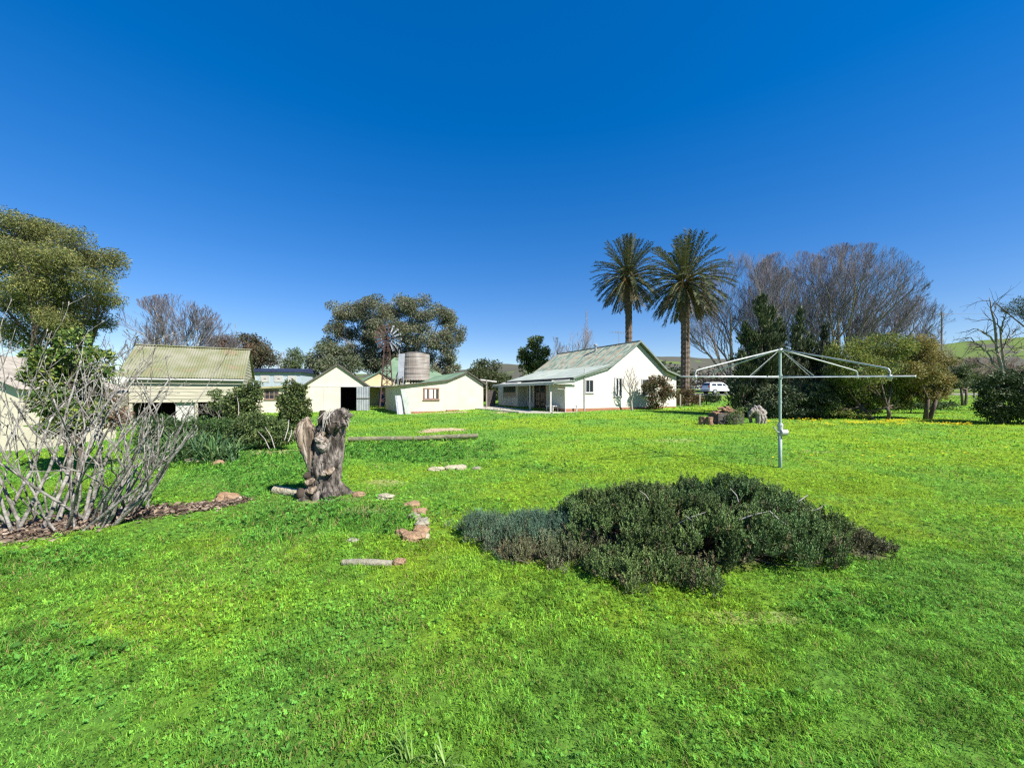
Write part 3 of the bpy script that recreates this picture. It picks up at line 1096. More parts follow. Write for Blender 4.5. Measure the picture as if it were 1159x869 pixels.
m.build('interior', 'dark_inside', BN)
for x in (0.06, 2.62, 4.56):
    m = MB()
    m.box((x - 0.06, 0.035, -0.2), (x + 0.06, 0.15, 1.0))
    m.build('post', 'barn_board', BN)
m = MB()
m.box((1.75, 0.16, -0.05), (2.55, 0.2, 0.97))
m.build('panel', 'white_paint', BN)
m = MB()
m.boards([(-2.2, 1.1), (-0.08, 1.3)], -0.2, 1.3, -0.6, bh=0.16, t=0.02)
m.prism([(-2.2, -0.2), (-0.08, -0.2), (-0.08, 1.3), (-2.2, 1.1)], -0.595, 1.8)
m.corr((-2.35, -0.75, 1.12), (2.3, 0, 0.19), (0, 2.6, 0.35), pitch=0.115)
m.build('side_pen', 'barn_board', BN)

# --- cream shed at the left edge
LE = thing('edge_shed', 'cream shed wall with a rusty tan roof behind the bare fig bush', 'shed', (-17.2, 10.3, 0.0), 0.12)
m = MB()
m.prism([(0, -0.3), (3.5, -0.3), (3.5, 1.78), (1.5, 2.75), (0, 2.3)], 0, 3)
m.build('wall', 'cream_paint', LE)
m = MB()
m.corr((1.5, -0.2, 2.80), (0, 3.4, 0), (2.2, 0, -1.06), pitch=0.115)
m.corr((-0.2, -0.2, 2.3), (0, 3.4, 0), (1.7, 0, 0.5), pitch=0.115)
m.build('roof', 'weathered_wood', LE)

# ------------------------------------------------------------------ tank, windmill
tx, ty = at(468, 0, 38)[:2]
tz = gz(tx, ty)
st = thing('tank_stand', 'timber stand carrying the water tank behind the cream shed', 'stand', (tx, ty, tz), TH)
for a in (-1.1, 0, 1.1):
    for c in (-1.1, 0, 1.1):
        m = MB()
        m.tube([(a, c, -0.2), (a, c, 2.45)], 0.09, 8)
        m.build('post', 'weathered_wood', st)
m = MB()
for c in (-1.1, 0, 1.1):
    m.box((-1.6, c - 0.07, 2.45), (1.6, c + 0.07, 2.6))
for i in range(13):
    x = -1.55 + i * 0.255
    m.box((x - 0.1, -1.55, 2.601), (x + 0.1, 1.55, 2.65))
m.build('platform', 'weathered_wood', st)
for (a, b_) in (((-2.4, -1.4, -0.2), (-1.25, -1.2, 2.5)), ((-2.9, -1.35, 0.4), (-1.25, -1.25, 4.6)), ((-2.7, -1.3, 0.2), (-1.6, -1.3, 3.4))):
    m = MB()
    m.bar(a, b_, 0.1, 0.1, up=(0, 1, 0))
    m.build('brace', 'weathered_wood', st)
tk = thing('water_tank', 'rusty beige corrugated water tank on a timber stand', 'tank', (tx + 0.15, ty, tz + 2.652), 0)
nz = 60
pr = [(0.0, 0.0), (1.42, 0.0)] + [(1.42 + 0.014 * math.sin(i / nz * 2 * PI * 20), 0.01 + i / nz * 2.5) for i in range(nz + 1)] + [(1.45, 2.53), (0.7, 2.68), (0.0, 2.74)]
m = MB()
m.lathe(pr, 40)
m.build('shell', 'tank_steel', tk)
m = MB()
for z in (0.55, 1.1, 1.65, 2.2):
    m.lathe([(1.437, z), (1.45, z), (1.45, z + 0.05), (1.437, z + 0.05)], 40)
m.build('hoop', 'tank_steel', tk)
m = MB()
m.tube([(-1.3, -0.9, -1.6), (-1.3, -0.9, 2.9)], 0.03, 6)
m.build('inlet_pipe', 'galvanised', tk)
p = at(450.0, 428, 35.7)
mb = MB()
mb.corr((0, 0, 0), (0.62, -0.06, 0), (0.0, 0.35, 2.3), pitch=0.1, amp=0.012)
mb.corr((-0.004, -0.008, 0), (0.62, -0.06, 0), (0.0, 0.35, 2.3), pitch=0.1, amp=0.012)
mb.box((0.0, -0.06, -2.6), (0.08, 0.02, 0.2))
mb.box((0.5, -0.1, -2.6), (0.58, -0.02, 0.2))
tag(mb.build('iron_sheet', 'galvanised', loc=p), 'grey galvanised panel standing against the left of the water tank', 'panel')

wx, wy = at(438, 0, 36.5)[:2]
wz = float(gz(wx, wy))
WM = thing('windmill', 'old farm windmill with a rusty red lattice tower and pale blades', 'windmill', (wx, wy, wz), 0.3)
HT = 6.2
m = MB()
lg = [(-1, -1), (1, -1), (1, 1), (-1, 1)]


def tw(i, t):
    s = 0.62 * (1 - t) + 0.20 * t
    return np.array([lg[i % 4][0] * s, lg[i % 4][1] * s, HT * t])


for i in range(4):
    m = MB()
    m.bar(tw(i, -0.03), tw(i, 1), 0.11, 0.11, up=(0, 1, 0))
    m.build('tower_leg', 'rust_and_shade', WM)
m = MB()
for j in range(9):
    t0, t1 = j / 9, (j + 1) / 9
    for i in range(4):
        m.bar(tw(i, t1), tw(i + 1, t1), 0.06, 0.06)
        m.bar(tw(i, t0), tw(i + 1, t1), 0.035, 0.035)
        m.bar(tw(i + 1, t0), tw(i, t1), 0.035, 0.035)
m.tube([(0, 0, 0), (0, 0, HT + 0.2)], 0.05, 6)
m.build('bracing', 'rust_and_shade', WM)
axd = nrm(np.array([0.52, -0.85, 0.0]))
# local frame is turned by 0.3
c3, s3 = math.cos(-0.3), math.sin(-0.3)
axl = np.array([axd[0] * c3 - axd[1] * s3, axd[0] * s3 + axd[1] * c3, 0])
sid = np.array([-axl[1], axl[0], 0])
upv = np.array([0, 0, 1.0])
hub = np.array([0, 0, HT + 0.35])
m = MB()
m.tube([hub - axl * 0.4, hub + axl * 0.55], 0.14, 10)
m.box(tuple(hub - 0.2), tuple(hub + 0.2))
m.build('gearbox', 'rust_and_shade', WM)
wc = hub + axl * 0.55
rim = MB()
for rr in (0.55, 1.12):
    pts = [wc + rr * (sid * math.cos(a) + upv * math.sin(a)) for a in np.linspace(0, 2 * PI, 25)]
    rim.tube(pts, 0.025, 5, caps=False)
for i in range(6):
    a = 2 * PI * i / 6
    rim.tube([wc, wc + 1.15 * (sid * math.cos(a) + upv * math.sin(a))], 0.02, 5)
wheel = rim.build('wheel', 'rust_and_shade', WM)
for i in range(16):
    if i in (6, 7, 9):
        pass
    a = 2 * PI * i / 16
    rd = sid * math.cos(a) + upv * math.sin(a)
    tg = -sid * math.sin(a) + upv * math.cos(a)
    tl = nrm(tg * 0.85 + axl * 0.5)
    nn = nrm(np.cross(tl, rd))
    P_ = []
    for rr, w in ((0.42, 0.08), (0.85, 0.14), (1.28, 0.21)):
        for s_ in (-1, 0, 1):
            P_.append(wc + rd * rr + tl * w * s_ * 0.5 * 1.25 + nn * (0.03 if s_ == 0 else 0))
    P_ = np.array(P_)
    q_ = [(0, 1, 4, 3), (1, 2, 5, 4), (3, 4, 7, 6), (4, 5, 8, 7)]
    m = MB()
    m.add(P_ + nn * 0.004, [q_])
    m.add(P_ - nn * 0.004, [[t[::-1] for t in q_]])
    m.build('blade', 'vane_metal' if rd @ np.array([1, 0.3, 0]) > 0.12 else 'rust_and_shade', wheel)  # sunlit side pale, other side dark: light put into the blade colour
m = MB()
tl = hub - axl * 0.4
m.bar(tl, hub - axl * 3.6 + upv * 0.1, 0.05, 0.07)
m.bar(tl + upv * 0.25, hub - axl * 2.6 + upv * 0.35, 0.03, 0.03)
bm_ = m.build('tail_boom', 'rust_and_shade', WM)
m = MB()
e0 = hub - axl * 2.3
e1 = hub - axl * 4.1
m.add([e0 + upv * 0.30 + sid * 0.02, e1 + upv * 0.48 + sid * 0.02, e1 - upv * 0.42 + sid * 0.02, e0 - upv * 0.18 + sid * 0.02, e0 + upv * 0.30 - sid * 0.02, e1 + upv * 0.48 - sid * 0.02, e1 - upv * 0.42 - sid * 0.02, e0 - upv * 0.18 - sid * 0.02],
      [[(0, 1, 2, 3), (7, 6, 5, 4), (0, 4, 5, 1), (1, 5, 6, 2), (2, 6, 7, 3), (3, 7, 4, 0)]])
m.build('tail_vane', 'vane_metal', WM)

# ------------------------------------------------------------------ trees
def grow(P, R, m, ratio, ang, up, r, k=5, rr=0.55, t0=0.25, jit=0.12, rmin=0.004):
    """children of every branch in P (n,k0,3)"""
    n, k0, _ = P.shape
    ln = np.linalg.norm(np.diff(P, axis=1), axis=2).sum(1)
    t = t0 + (1 - t0) * ((np.arange(m) + r.rand(n, m)) / m)
    t = np.minimum(t, 0.99)
    f = t * (k0 - 1)
    i = np.minimum(f.astype(int), k0 - 2)
    w = (f - i)[..., None]
    rows = np.arange(n)[:, None]
    st_ = P[rows, i] * (1 - w) + P[rows, i + 1] * w
    tg = nrm(P[rows, i + 1] - P[rows, i])
    rad = R[rows, i] * (1 - w[..., 0]) + R[rows, i + 1] * w[..., 0]
    pr = r.normal(size=(n, m, 3))
    pr = nrm(pr - tg * (pr * tg).sum(-1, keepdims=True))
    a = ang * (0.7 + 0.6 * r.rand(n, m, 1))
    d = nrm(tg * np.cos(a) + pr * np.sin(a) + np.array([0, 0, up]))
    L = (ln[:, None] * ratio * (1.15 - 0.55 * t) * (0.7 + 0.6 * r.rand(n, m)))
    st_ = st_.reshape(-1, 3)
    d = d.reshape(-1, 3)
    L = L.reshape(-1)
    rad = np.maximum(rad.reshape(-1) * rr, rmin)
    out = [st_]
    for j in range(k - 1):
        d = nrm(d + jit * r.normal(size=d.shape) + np.array([0, 0, up * 0.35]))
        out.append(out[-1] + d * (L / (k - 1))[:, None])
    Pn = np.stack(out, 1)
    Rn = rad[:, None] * np.linspace(1, 0.35, k)[None]
    return Pn, np.maximum(Rn, rmin * 0.7)


def bare_tree(name, label, base, height, halfw, r, twig='twig_purple', bark='bark_grey', trunk_r=0.22, trunk_h=0.25, spread=0.5, levels=((6, 0.75), (6, 0.6), (6, 0.55), (5, 0.5)), up=0.22, group=None, lean=0.0, rmin=0.010, cat='bare tree'):
    h = height
    P = np.array([[(0, 0, -0.2), (0.02 * h * lean, 0.01 * h, 0.5 * trunk_h * h), (0.05 * h * lean, 0.0, trunk_h * h), (0.08 * h * lean, 0.01 * h, 0.55 * h)]])
    R = trunk_r * np.array([[1.25, 1.0, 0.85, 0.3]])
    sets = [(P, R, 8)]
    a = spread
    rr = 0.6
    zc = 0.50 * h

    def outside(e):
        z = e[:, 2]
        al = np.where(z > zc, halfw * np.sqrt(np.maximum(0.0, 1 - np.clip((z - zc) / (h - zc), 0, 1) ** 2.3)), halfw * (0.35 + 0.65 * np.clip(z / zc, 0, 1)))
        an_ = np.arctan2(e[:, 1], e[:, 0])
        al = al * (1 + 0.10 * np.sin(3 * an_ + h) + 0.07 * np.sin(5 * an_ + 2 * h))
        return np.hypot(e[:, 0], e[:, 1]) > np.maximum(al, 0.05)

    for li, (m_, rt) in enumerate(levels):
        P, R = grow(P, R, m_ + (2 if li == 0 else 0), rt, a, up, r, k=6 if li < 2 else 5 if li == 2 else 4, rr=rr, t0=0.30 if li == 0 else 0.2, jit=0.17 if li == 0 else 0.11, rmin=rmin * (1.6 if li < 2 else 1))
        if li == 0:
            P = P[:, :1] + (P - P[:, :1]) * 1.45
        for _ in range(14):
            o_ = outside(P[:, -1])
            if not o_.any():
                break
            f_ = np.where(o_, 0.84, 1.0)[:, None, None]
            P = P[:, :1] + (P - P[:, :1]) * f_
        ok_ = np.linalg.norm(P[:, -1] - P[:, 0], axis=1) > 0.12 * h ** 0.5 * 0.3
        if li > 1:
            P, R = P[ok_], R[ok_]
        a = (0.58, 0.48, 0.42, 0.40, 0.40)[min(li, 4)]
        rr = 0.55
        sets.append((P, R, 6 if li == 0 else 4 if li == 1 else 3))
    t = thing(name, label, cat, tuple(base), 0, group)
    m1 = MB()
    for (p, q, s_) in sets[:3]:
        V, Qd = tubes(p, q, s_)
        m1.add(V, [Qd])
    m1.build('trunk', bark, t, smooth=True)
    m2 = MB()
    for (p, q, s_) in sets[3:]:
        V, Qd = tubes(p, q, s_)
        m2.add(V, [Qd])
    m2.build('crown', twig, t)
    return t


def crown_points(clumps, n, r, nsub=14, subr=0.30, shell=0.55):
    """leaf positions: every clump is made of smaller tufts near its surface"""
    vol = np.array([c[3] * c[4] * c[5] for c in clumps]) ** 0.75
    cnt = np.maximum(20, (n * vol / vol.sum())).astype(int)
    pts, subs, owner = [], [], []
    for c, k in zip(clumps, cnt):
        ce = np.array(c[:3])
        rad = np.array(c[3:6])
        d = rdir(nsub, r)
        s_ = ce + d * rad * (shell + (1 - shell) * r.rand(nsub, 1)) * 0.9
        subs.append(s_)
        i = r.randint(0, nsub, k)
        g = r.normal(size=(k, 3))
        g = g / np.maximum(1, np.linalg.norm(g, axis=1, keepdims=True) / 1.7)
        pts.append(s_[i] + g * rad * subr)
        owner.append(np.repeat(ce[None], k, 0))
    return np.concatenate(pts), subs, np.concatenate(owner)


def foliage_tree(name, label, base, clumps, n, leaf, cols, r, bark='bark_grey', trunk_r=0.25, aspect=0.3, droop=0.3, nsub=14, subr=0.30, lm='leaf', stems=1, fork=0.35, cat='tree', group=None, jit=0.22, limbs=True, tuftcol=0.25, outward=0.6, rlimb=0.35):
    t = thing(name, label, cat, tuple(base), 0, group)
    b_ = np.array(base, float)
    cl = [tuple(np.array(c[:3]) - b_) + tuple(c[3:6]) for c in clumps]
    C, subs, own = crown_points(cl, n, r, nsub, subr)
    ok = C[:, 2] > 0.03
    C, own = C[ok], own[ok]
    k = len(C)
    D = rdir(k, r) + outward * nrm(C - own) + np.array([0, 0, -droop])
    Wd = rdir(k, r)
    L = leaf * (0.6 + 0.8 * r.rand(k))
    V, Qd = leaves(C, D, Wd, L, L * aspect * 0.5)
    pc = palette(k, cols, jit, r)
    # whole tufts differ in tone (young or old growth)
    tone = 1 + tuftcol * (vnoise(C[:, 0] + C[:, 1] * 0.7, C[:, 2] + C[:, 1] * 0.4, max(0.35, leaf * 5), int(r.randint(1000)))[:, None] * 2 - 1)
    mesh_np('crown', V, [Qd], lm, t, col=np.clip(pc * tone, 0.004, 0.8))
    mt = MB()
    if limbs:
        hmin = min(c[2] - c[5] for c in cl)
        for s_ in range(stems):
            ox, oy = (0, 0) if stems == 1 else (r.uniform(-1, 1) * trunk_r * 2.5, r.uniform(-1, 1) * trunk_r * 2)
            cc = np.array([c[:3] for c in cl])
            ctr = cc.mean(0)
            tl = ctr * (0.5, 0.5, 1.0)
            top = np.array([tl[0] * 0.6 + ox * 3, tl[1] * 0.6 + oy * 3, max(0.5, fork * ctr[2])])
            tr = trunk_r / (stems ** 0.4)
            mt.tube([(ox, oy, -0.25), (ox * 1.5 + top[0] * 0.3, oy * 1.5 + top[1] * 0.3, top[2] * 0.5), tuple(top)], [tr * 1.25, tr, tr * 0.85], 9)
            for ci, c in enumerate(cl):
                if ci % stems != s_:
                    continue
                e = np.array(c[:3])
                mid = top * 0.5 + e * 0.5 + np.array([0, 0, -0.1 * np.linalg.norm(e - top)]) + r.normal(size=3) * 0.06 * np.linalg.norm(e - top)
                q = np.linspace(0, 1, 6)[:, None]
                pts = (1 - q) ** 2 * top + 2 * q * (1 - q) * mid + q * q * e
                mt.tube(pts, np.linspace(tr * 0.6, tr * 0.16, 6), 6)
                ss = subs[ci][:: 2]
                P = []
                for x in ss:
                    a0 = pts[2 + r.randint(4)] + 0.0
                    P.append(np.stack([a0, a0 * 0.5 + x * 0.5 + r.normal(size=3) * 0.05 * np.linalg.norm(x - a0), x]))
                P = np.array(P)
                Vt, Qt = tubes(P, np.broadcast_to(np.array([tr * 0.13, tr * 0.08, tr * 0.03]), (len(P), 3)), 4)
                mt.add(Vt, [Qt])
        mt.build('trunk', bark, t, smooth=True)
    return t


def cl(px, py, D, rx, ry=None, dd=0.0, rd=None):
    """crown clump seen at a place of the photograph, as a solid in the world"""
    c = at(px, py, D + dd)
    s = (D + dd) / F
    ry = rx if ry is None else ry
    rd = (rx + ry) / 2 if rd is None else rd
    return (c[0], c[1], c[2], rx * s, rd * s, ry * s)


GUM = [(0.112, 0.140, 0.078), (0.15, 0.172, 0.10), (0.085, 0.112, 0.064), (0.18, 0.182, 0.11), (0.165, 0.135, 0.09)]
OLIVE = [(0.125, 0.148, 0.048), (0.175, 0.18, 0.052), (0.09, 0.118, 0.042), (0.20, 0.19, 0.06)]

# big open gum at the far left
r = np.random.RandomState(21)
D_ = 30
foliage_tree('gum_tree', 'tall open olive green gum tree rising at the left edge above the fig', gp(38, D_),
             [cl(14, 262, D_, 30, 20, -1), cl(52, 268, D_, 28, 17, 1), cl(88, 282, D_, 26, 18, 0), cl(118, 300, D_, 20, 18, 1), cl(28, 300, D_, 26, 17, 2), cl(70, 315, D_, 26, 19, -2),
              cl(10, 335, D_, 24, 18, 0), cl(48, 345, D_, 24, 17, 1), cl(92, 345, D_, 24, 16, 0), cl(122, 336, D_, 17, 11, 0), cl(20, 378, D_, 22, 16, 0), cl(75, 372, D_, 26, 14, 1),
              cl(-30, 290, D_, 36, 34, 0), cl(-40, 350, D_, 34, 26, 0), cl(32, 325, D_, 26, 16, -3), cl(60, 292, D_, 24, 14, -3), cl(100, 318, D_, 20, 13, -2), cl(60, 358, D_, 26, 12, -2), cl(14, 285, D_, 22, 16, -3), cl(112, 366, D_, 15, 9, 1)],
             125000, 0.17, OLIVE, r, 'bark_dark', 0.34, 0.30, 0.5, nsub=15, subr=0.33, stems=3, fork=0.3, lm='gum_leaf')

# large grey-green gum behind the windmill
r = np.random.RandomState(222)
D_ = 56
foliage_tree('gum_tree', 'broad grey green gum tree spreading behind the windmill and tank', gp(470, D_),
             [cl(392, 352, D_, 20, 12, 1), cl(420, 350, D_, 22, 14, -1), cl(448, 347, D_, 22, 13, 1), cl(476, 350, D_, 20, 13, -1), cl(500, 358, D_, 16, 12, 1), cl(514, 380, D_, 12, 15, 0), cl(508, 400, D_, 12, 10, 0),
              cl(378, 372, D_, 11, 14, 0), cl(372, 388, D_, 9, 8, 1), cl(410, 376, D_, 18, 13, 1), cl(440, 374, D_, 22, 14, -2), cl(470, 376, D_, 22, 14, 0), cl(494, 384, D_, 15, 12, -1),
              cl(425, 398, D_, 16, 12, 1), cl(452, 400, D_, 20, 12, 2), cl(480, 402, D_, 15, 10, 1), cl(405, 408, D_, 14, 11, 1), cl(512, 416, D_, 9, 6, 0), cl(432, 414, D_, 22, 12, 1), cl(458, 416, D_, 22, 12, -1), cl(398, 396, D_, 12, 9, 0), cl(480, 418, D_, 18, 10, 0), cl(500, 414, D_, 12, 8, 1)],
             95000, 0.30, GUM, r, 'bark_grey', 0.42, 0.32, 0.4, nsub=16, subr=0.26, stems=3, fork=0.3, lm='gum_leaf')
foliage_tree('gum_tree', 'low bushy gum tree behind the gabled open shed', gp(368, 52),
             [cl(360, 402, 52, 15, 12, 0), cl(383, 404, 52, 15, 11, 1), cl(372, 394, 52, 12, 9, 1), cl(396, 412, 52, 14, 9, 1), cl(352, 410, 52, 8, 7, 0), cl(376, 418, 52, 22, 10, 0)],
             9000, 0.36, GUM[:4] + [(0.06, 0.08, 0.03)], r, 'bark_grey', 0.3, 0.32, 0.3, nsub=14, subr=0.28, lm='gum_leaf')

# behind the barn
r = np.random.RandomState(23)
bare_tree('bare_tree', 'rounded bare purple grey tree behind the weathered barn roof', gp(200, 36), 10.6, 4.8, r, up=0.20, spread=0.75, trunk_h=0.16, group=None, levels=((8, 0.85), (8, 0.62), (7, 0.55), (6, 0.5), (3, 0.55)))
bare_tree('bare_tree', 'smaller bare tree between the left gum and barn roof', gp(142, 30), 6.0, 2.5, r, up=0.25, spread=0.6, trunk_r=0.12, trunk_h=0.15, levels=((6, 0.8), (6, 0.6), (5, 0.55), (4, 0.5)))
foliage_tree('tree', 'reddish brown bushy tree right of the barn roof', gp(262, 46),
             [cl(250, 392, 46, 16, 12), cl(268, 398, 46, 18, 14, 1), cl(258, 412, 46, 18, 12)], 9000, 0.28, [(0.16, 0.10, 0.07), (0.13, 0.085, 0.06), (0.10, 0.085, 0.045)], r, 'bark_dark', 0.2, 0.3, 0.1, nsub=18, subr=0.25)
foliage_tree('tree', 'dark rounded tree between the reddish tree and pale willow', gp(288, 48),
             [cl(280, 387, 48, 12, 9), cl(292, 395, 48, 14, 11, 1), cl(300, 405, 48, 12, 10), cl(284, 408, 48, 16, 12)], 8000, 0.30, [(0.06, 0.07, 0.035), (0.09, 0.085, 0.045), (0.12, 0.09, 0.06)], r, 'bark_dark', 0.25, 0.35, 0.1)
r = np.random.RandomState(24)
bare_tree('willow_tree', 'pale leafless willow behind the blue building', gp(322, 54), 7.2, 2.4, r, twig='bark_pale', bark='bark_pale', up=0.3, spread=0.5, trunk_r=0.16, levels=((6, 0.8), (6, 0.65), (5, 0.6), (3, 0.5)))
foliage_tree('tree', 'small green tree beside the pale willow', gp(336, 50), [cl(332, 404, 50, 8, 10), cl(340, 412, 50, 8, 9), cl(326, 414, 50, 9, 8)], 3500, 0.26, [(0.08, 0.12, 0.04), (0.12, 0.15, 0.06)], r, 'bark_grey', 0.15)
# between the shed and the house
foliage_tree('tree', 'dense dark rounded tree between the cream shed and farmhouse', gp(552, 42),
             [cl(552, 417, 42, 15, 9), cl(540, 425, 42, 12, 10, -1), cl(565, 426, 42, 11, 11), cl(552, 436, 42, 22, 12, -1), cl(558, 450, 42, 18, 14)], 10000, 0.24, [(0.045, 0.065, 0.022), (0.065, 0.085, 0.03), (0.09, 0.10, 0.045)], r, 'bark_dark', 0.22, 0.45, 0.1)
foliage_tree('tree', 'fresh green tree rising behind the farmhouse roof', gp(602, 48),
             [cl(606, 388, 48, 9, 8), cl(600, 398, 48, 12, 10), cl(612, 400, 48, 10, 9, 1), cl(594, 410, 48, 10, 10), cl(610, 414, 48, 14, 10)], 8000, 0.27, [(0.07, 0.11, 0.025), (0.11, 0.15, 0.03), (0.05, 0.08, 0.02)], r, 'bark_dark', 0.22, 0.4, 0.1, subr=0.24)
r = np.random.RandomState(25)
bare_tree('bare_tree', 'reddish leafless tree behind the farmhouse ridge', gp(656, 62), 11.8, 2.9, r, twig='twig_brown', up=0.2, spread=0.6, levels=((6, 0.8), (6, 0.6), (5, 0.55), (4, 0.5)))
bare_tree('bare_tree', 'lower grey leafless tree left of the farmhouse ridge', gp(624, 58), 8.6, 2.6, r, up=0.2, spread=0.6, levels=((6, 0.8), (6, 0.6), (5, 0.55), (4, 0.5)))
# tall mast behind the house
p = gp(664, 70)
ms = thing('radio_mast', 'thin lattice radio mast behind the farmhouse roof', 'mast', tuple(p))
m = MB()
hgt = 14.6
for i in range(3):
    a = 2 * PI * i / 3
    m.tube([(0.28 * math.cos(a), 0.28 * math.sin(a), 0), (0.16 * math.cos(a), 0.16 * math.sin(a), hgt)], 0.03, 4)
for j in range(24):
    for i in range(3):
        a, b_ = 2 * PI * i / 3, 2 * PI * (i + 1) / 3
        z0, z1 = j * hgt / 24, (j + 1) * hgt / 24
        m.tube([(0.27 * math.cos(a), 0.27 * math.sin(a), z0), (0.25 * math.cos(b_), 0.25 * math.sin(b_), z1)], 0.018, 3)
m.build('tower', 'galvanised', ms)

# right hand bare trees
r = np.random.RandomState(146)
LV = ((11, 0.85), (8, 0.68), (7, 0.62), (6, 0.6), (3, 0.6))
GRP = 'tall bare trees behind the clothesline'
D_ = 42
bare_tree('bare_tree', 'tall bare tree just right of the palm with the fuller crown', gp(828, 59), 21.6, 7.8, r, up=0.20, spread=0.72, trunk_r=0.36, trunk_h=0.12, rmin=0.0115, levels=LV, group=GRP)
bare_tree('bare_tree', 'slender bare tree directly behind the dark conifer', gp(886, 61), 22.2, 7.6, r, up=0.22, spread=0.66, trunk_r=0.34, trunk_h=0.12, rmin=0.0115, levels=LV, group=GRP)
bare_tree('bare_tree', 'tallest bare tree, its domed crown above the yellow green shrub', gp(950, 58), 22.2, 9.0, r, up=0.18, spread=0.75, trunk_r=0.42, trunk_h=0.12, rmin=0.0115, levels=((13, 0.85), (8, 0.68), (7, 0.62), (6, 0.6), (3, 0.6)), group=GRP)
bare_tree('bare_tree', 'lower bare tree trailing off towards the green hill', gp(1006, 60), 16.2, 6.4, r, up=0.16, spread=0.8, trunk_r=0.35, trunk_h=0.12, rmin=0.0115, levels=LV, group=GRP)
bare_tree('bare_tree', 'small brown bare tree in front of the green hill', gp(1076, 50), 7.5, 3.2, r, twig='twig_brown', up=0.2, spread=0.65, trunk_r=0.15, levels=((6, 0.8), (6, 0.6), (5, 0.55), (4, 0.5)), group=GRP)


r = np.random.RandomState(126)
for k_, (px, dd, hh, hw_, lb) in enumerate(((1092, 54, 5.2, 3.0, 'grey bare bush below the green hill, left of the dead tree'), (1116, 62, 6.2, 3.6, 'taller grey bare bush directly behind the dead tree'), (1148, 56, 5.4, 3.4, 'grey bare bush at the right edge below the hill'), (1066, 66, 6.8, 3.2, 'brown bare bush at the foot of the power pole'))):
    bare_tree('bare_bush', lb, gp(px, dd), hh, hw_, r, twig='twig_brown', up=0.15, spread=0.8, trunk_r=0.10, trunk_h=0.1, levels=((8, 0.85), (7, 0.65), (6, 0.6), (5, 0.55)), group='bare bushes below the hill', rmin=0.014, cat='bush')


# conifers with upright sprays
def conifer(name, label, base, spires, n, cols, r, cat='conifer', leaf=0.22, group=None):
    """spires: (dx, dy, height, radius) each a feathery cone"""
    t = thing(name, label, cat, tuple(base), 0, group)
    pts, dirs = [], []
    tot = sum(s[2] * s[3] for s in spires)
    for dx, dy, h, rad in spires:
        nb = int(34 * h * rad / 2) + 16
        zz = h * (1 - (1 - r.rand(nb)) ** 0.8)
        a = 2 * PI * r.rand(nb)
        env = rad * np.minimum(1, (1 - zz / h) * 1.9 + 0.09) * np.clip(0.35 + zz / h * 3, 0.35, 1)
        env = env * (0.55 + 0.85 * r.rand(nb) ** 1.3)
        k = int(n * h * rad / tot / nb)
        for z, aa, e in zip(zz, a, env):
            q = r.rand(k) ** 0.6
            tip = np.array([math.cos(aa) * e, math.sin(aa) * e, 0.25 * e + 0.25])
            p_ = np.array([dx, dy, z - 0.2]) + q[:, None] * tip + r.normal(size=(k, 3)) * np.array([0.07, 0.07, 0.10]) * (0.6 + 0.5 * rad)
            pts.append(p_)
            dirs.append(np.repeat(nrm(tip * np.array([1, 1, 1.6]) + np.array([0, 0, 0.3]))[None], k, 0))
    C = np.concatenate(pts)
    Dd = np.concatenate(dirs) + 0.45 * rdir(len(C), r)
    ok = C[:, 2] > 0.02
    C, Dd = C[ok], Dd[ok]
    L = leaf * (0.6 + 0.8 * r.rand(len(C)))
    V, Qd = leaves(C, Dd, rdir(len(C), r), L, L * 0.13)
    tone = 0.75 + 0.5 * vnoise(C[:, 0] * 1.3 + C[:, 1], C[:, 2], 0.8, int(r.randint(999)))[:, None]
    mesh_np('crown', V, [Qd], 'leaf_dark', t, col=palette(len(C), cols, 0.2, r) * tone)
    m = MB()
    for dx, dy, h, rad in spires:
        m.tube([(dx * 0.2, dy * 0.2, -0.2), (dx, dy, h * 0.3), (dx, dy, h * 0.95)], [0.1, 0.07, 0.015], 6)
    m.build('trunk', 'bark_dark', t)
    return t


r = np.random.RandomState(27)
CON = [(0.05, 0.072, 0.034), (0.07, 0.09, 0.042), (0.036, 0.056, 0.028), (0.10, 0.11, 0.05)]
D_ = 22
conifer('cypress_tree', 'tall dark green cypress behind the firewood pile', gp(862, D_), [(0, 0, 6.9, 0.85), (-0.75, 0.2, 5.3, 0.75), (0.65, 0.1, 6.2, 0.75), (1.25, 0.3, 5.6, 0.6), (-1.2, -0.2, 3.4, 0.7)], 26000, CON, r)
conifer('cypress_tree', 'narrow pointed cypress right behind the clothesline mast', gp(905, D_ + 1.2), [(0, 0, 6.4, 0.5), (0.6, -0.2, 4.8, 0.6), (-0.5, -0.5, 4.6, 0.7)], 13000, CON, r)
conifer('cypress_tree', 'bluish cypress with two soft spires beside the yellow green shrub', gp(932, D_ + 1), [(0, 0, 5.3, 0.6), (0.5, 0.3, 4.6, 0.65), (-0.5, -0.6, 3.6, 0.8)], 13000, [(0.045, 0.062, 0.038), (0.06, 0.075, 0.045), (0.035, 0.05, 0.03)], r)
foliage_tree('conifer_bush', 'low dark drooping conifer bush in shade behind the yellow flowers', gp(905, 20.6),
             [cl(880, 452, 20.6, 24, 16), cl(912, 444, 20.6, 26, 12), cl(940, 452, 20.6, 24, 18), cl(900, 462, 20.6, 26, 10), cl(862, 462, 20.6, 16, 11), cl(925, 466, 20.6, 16, 8)],
             14000, 0.17, CON, r, 'bark_dark', 0.1, 0.3, 0.6, nsub=22, subr=0.22, lm='leaf_dark', outward=1.0, cat='bush')
YG = [(0.16, 0.20, 0.036), (0.10, 0.15, 0.034), (0.23, 0.225, 0.045), (0.065, 0.10, 0.026)]
D_ = 19.5
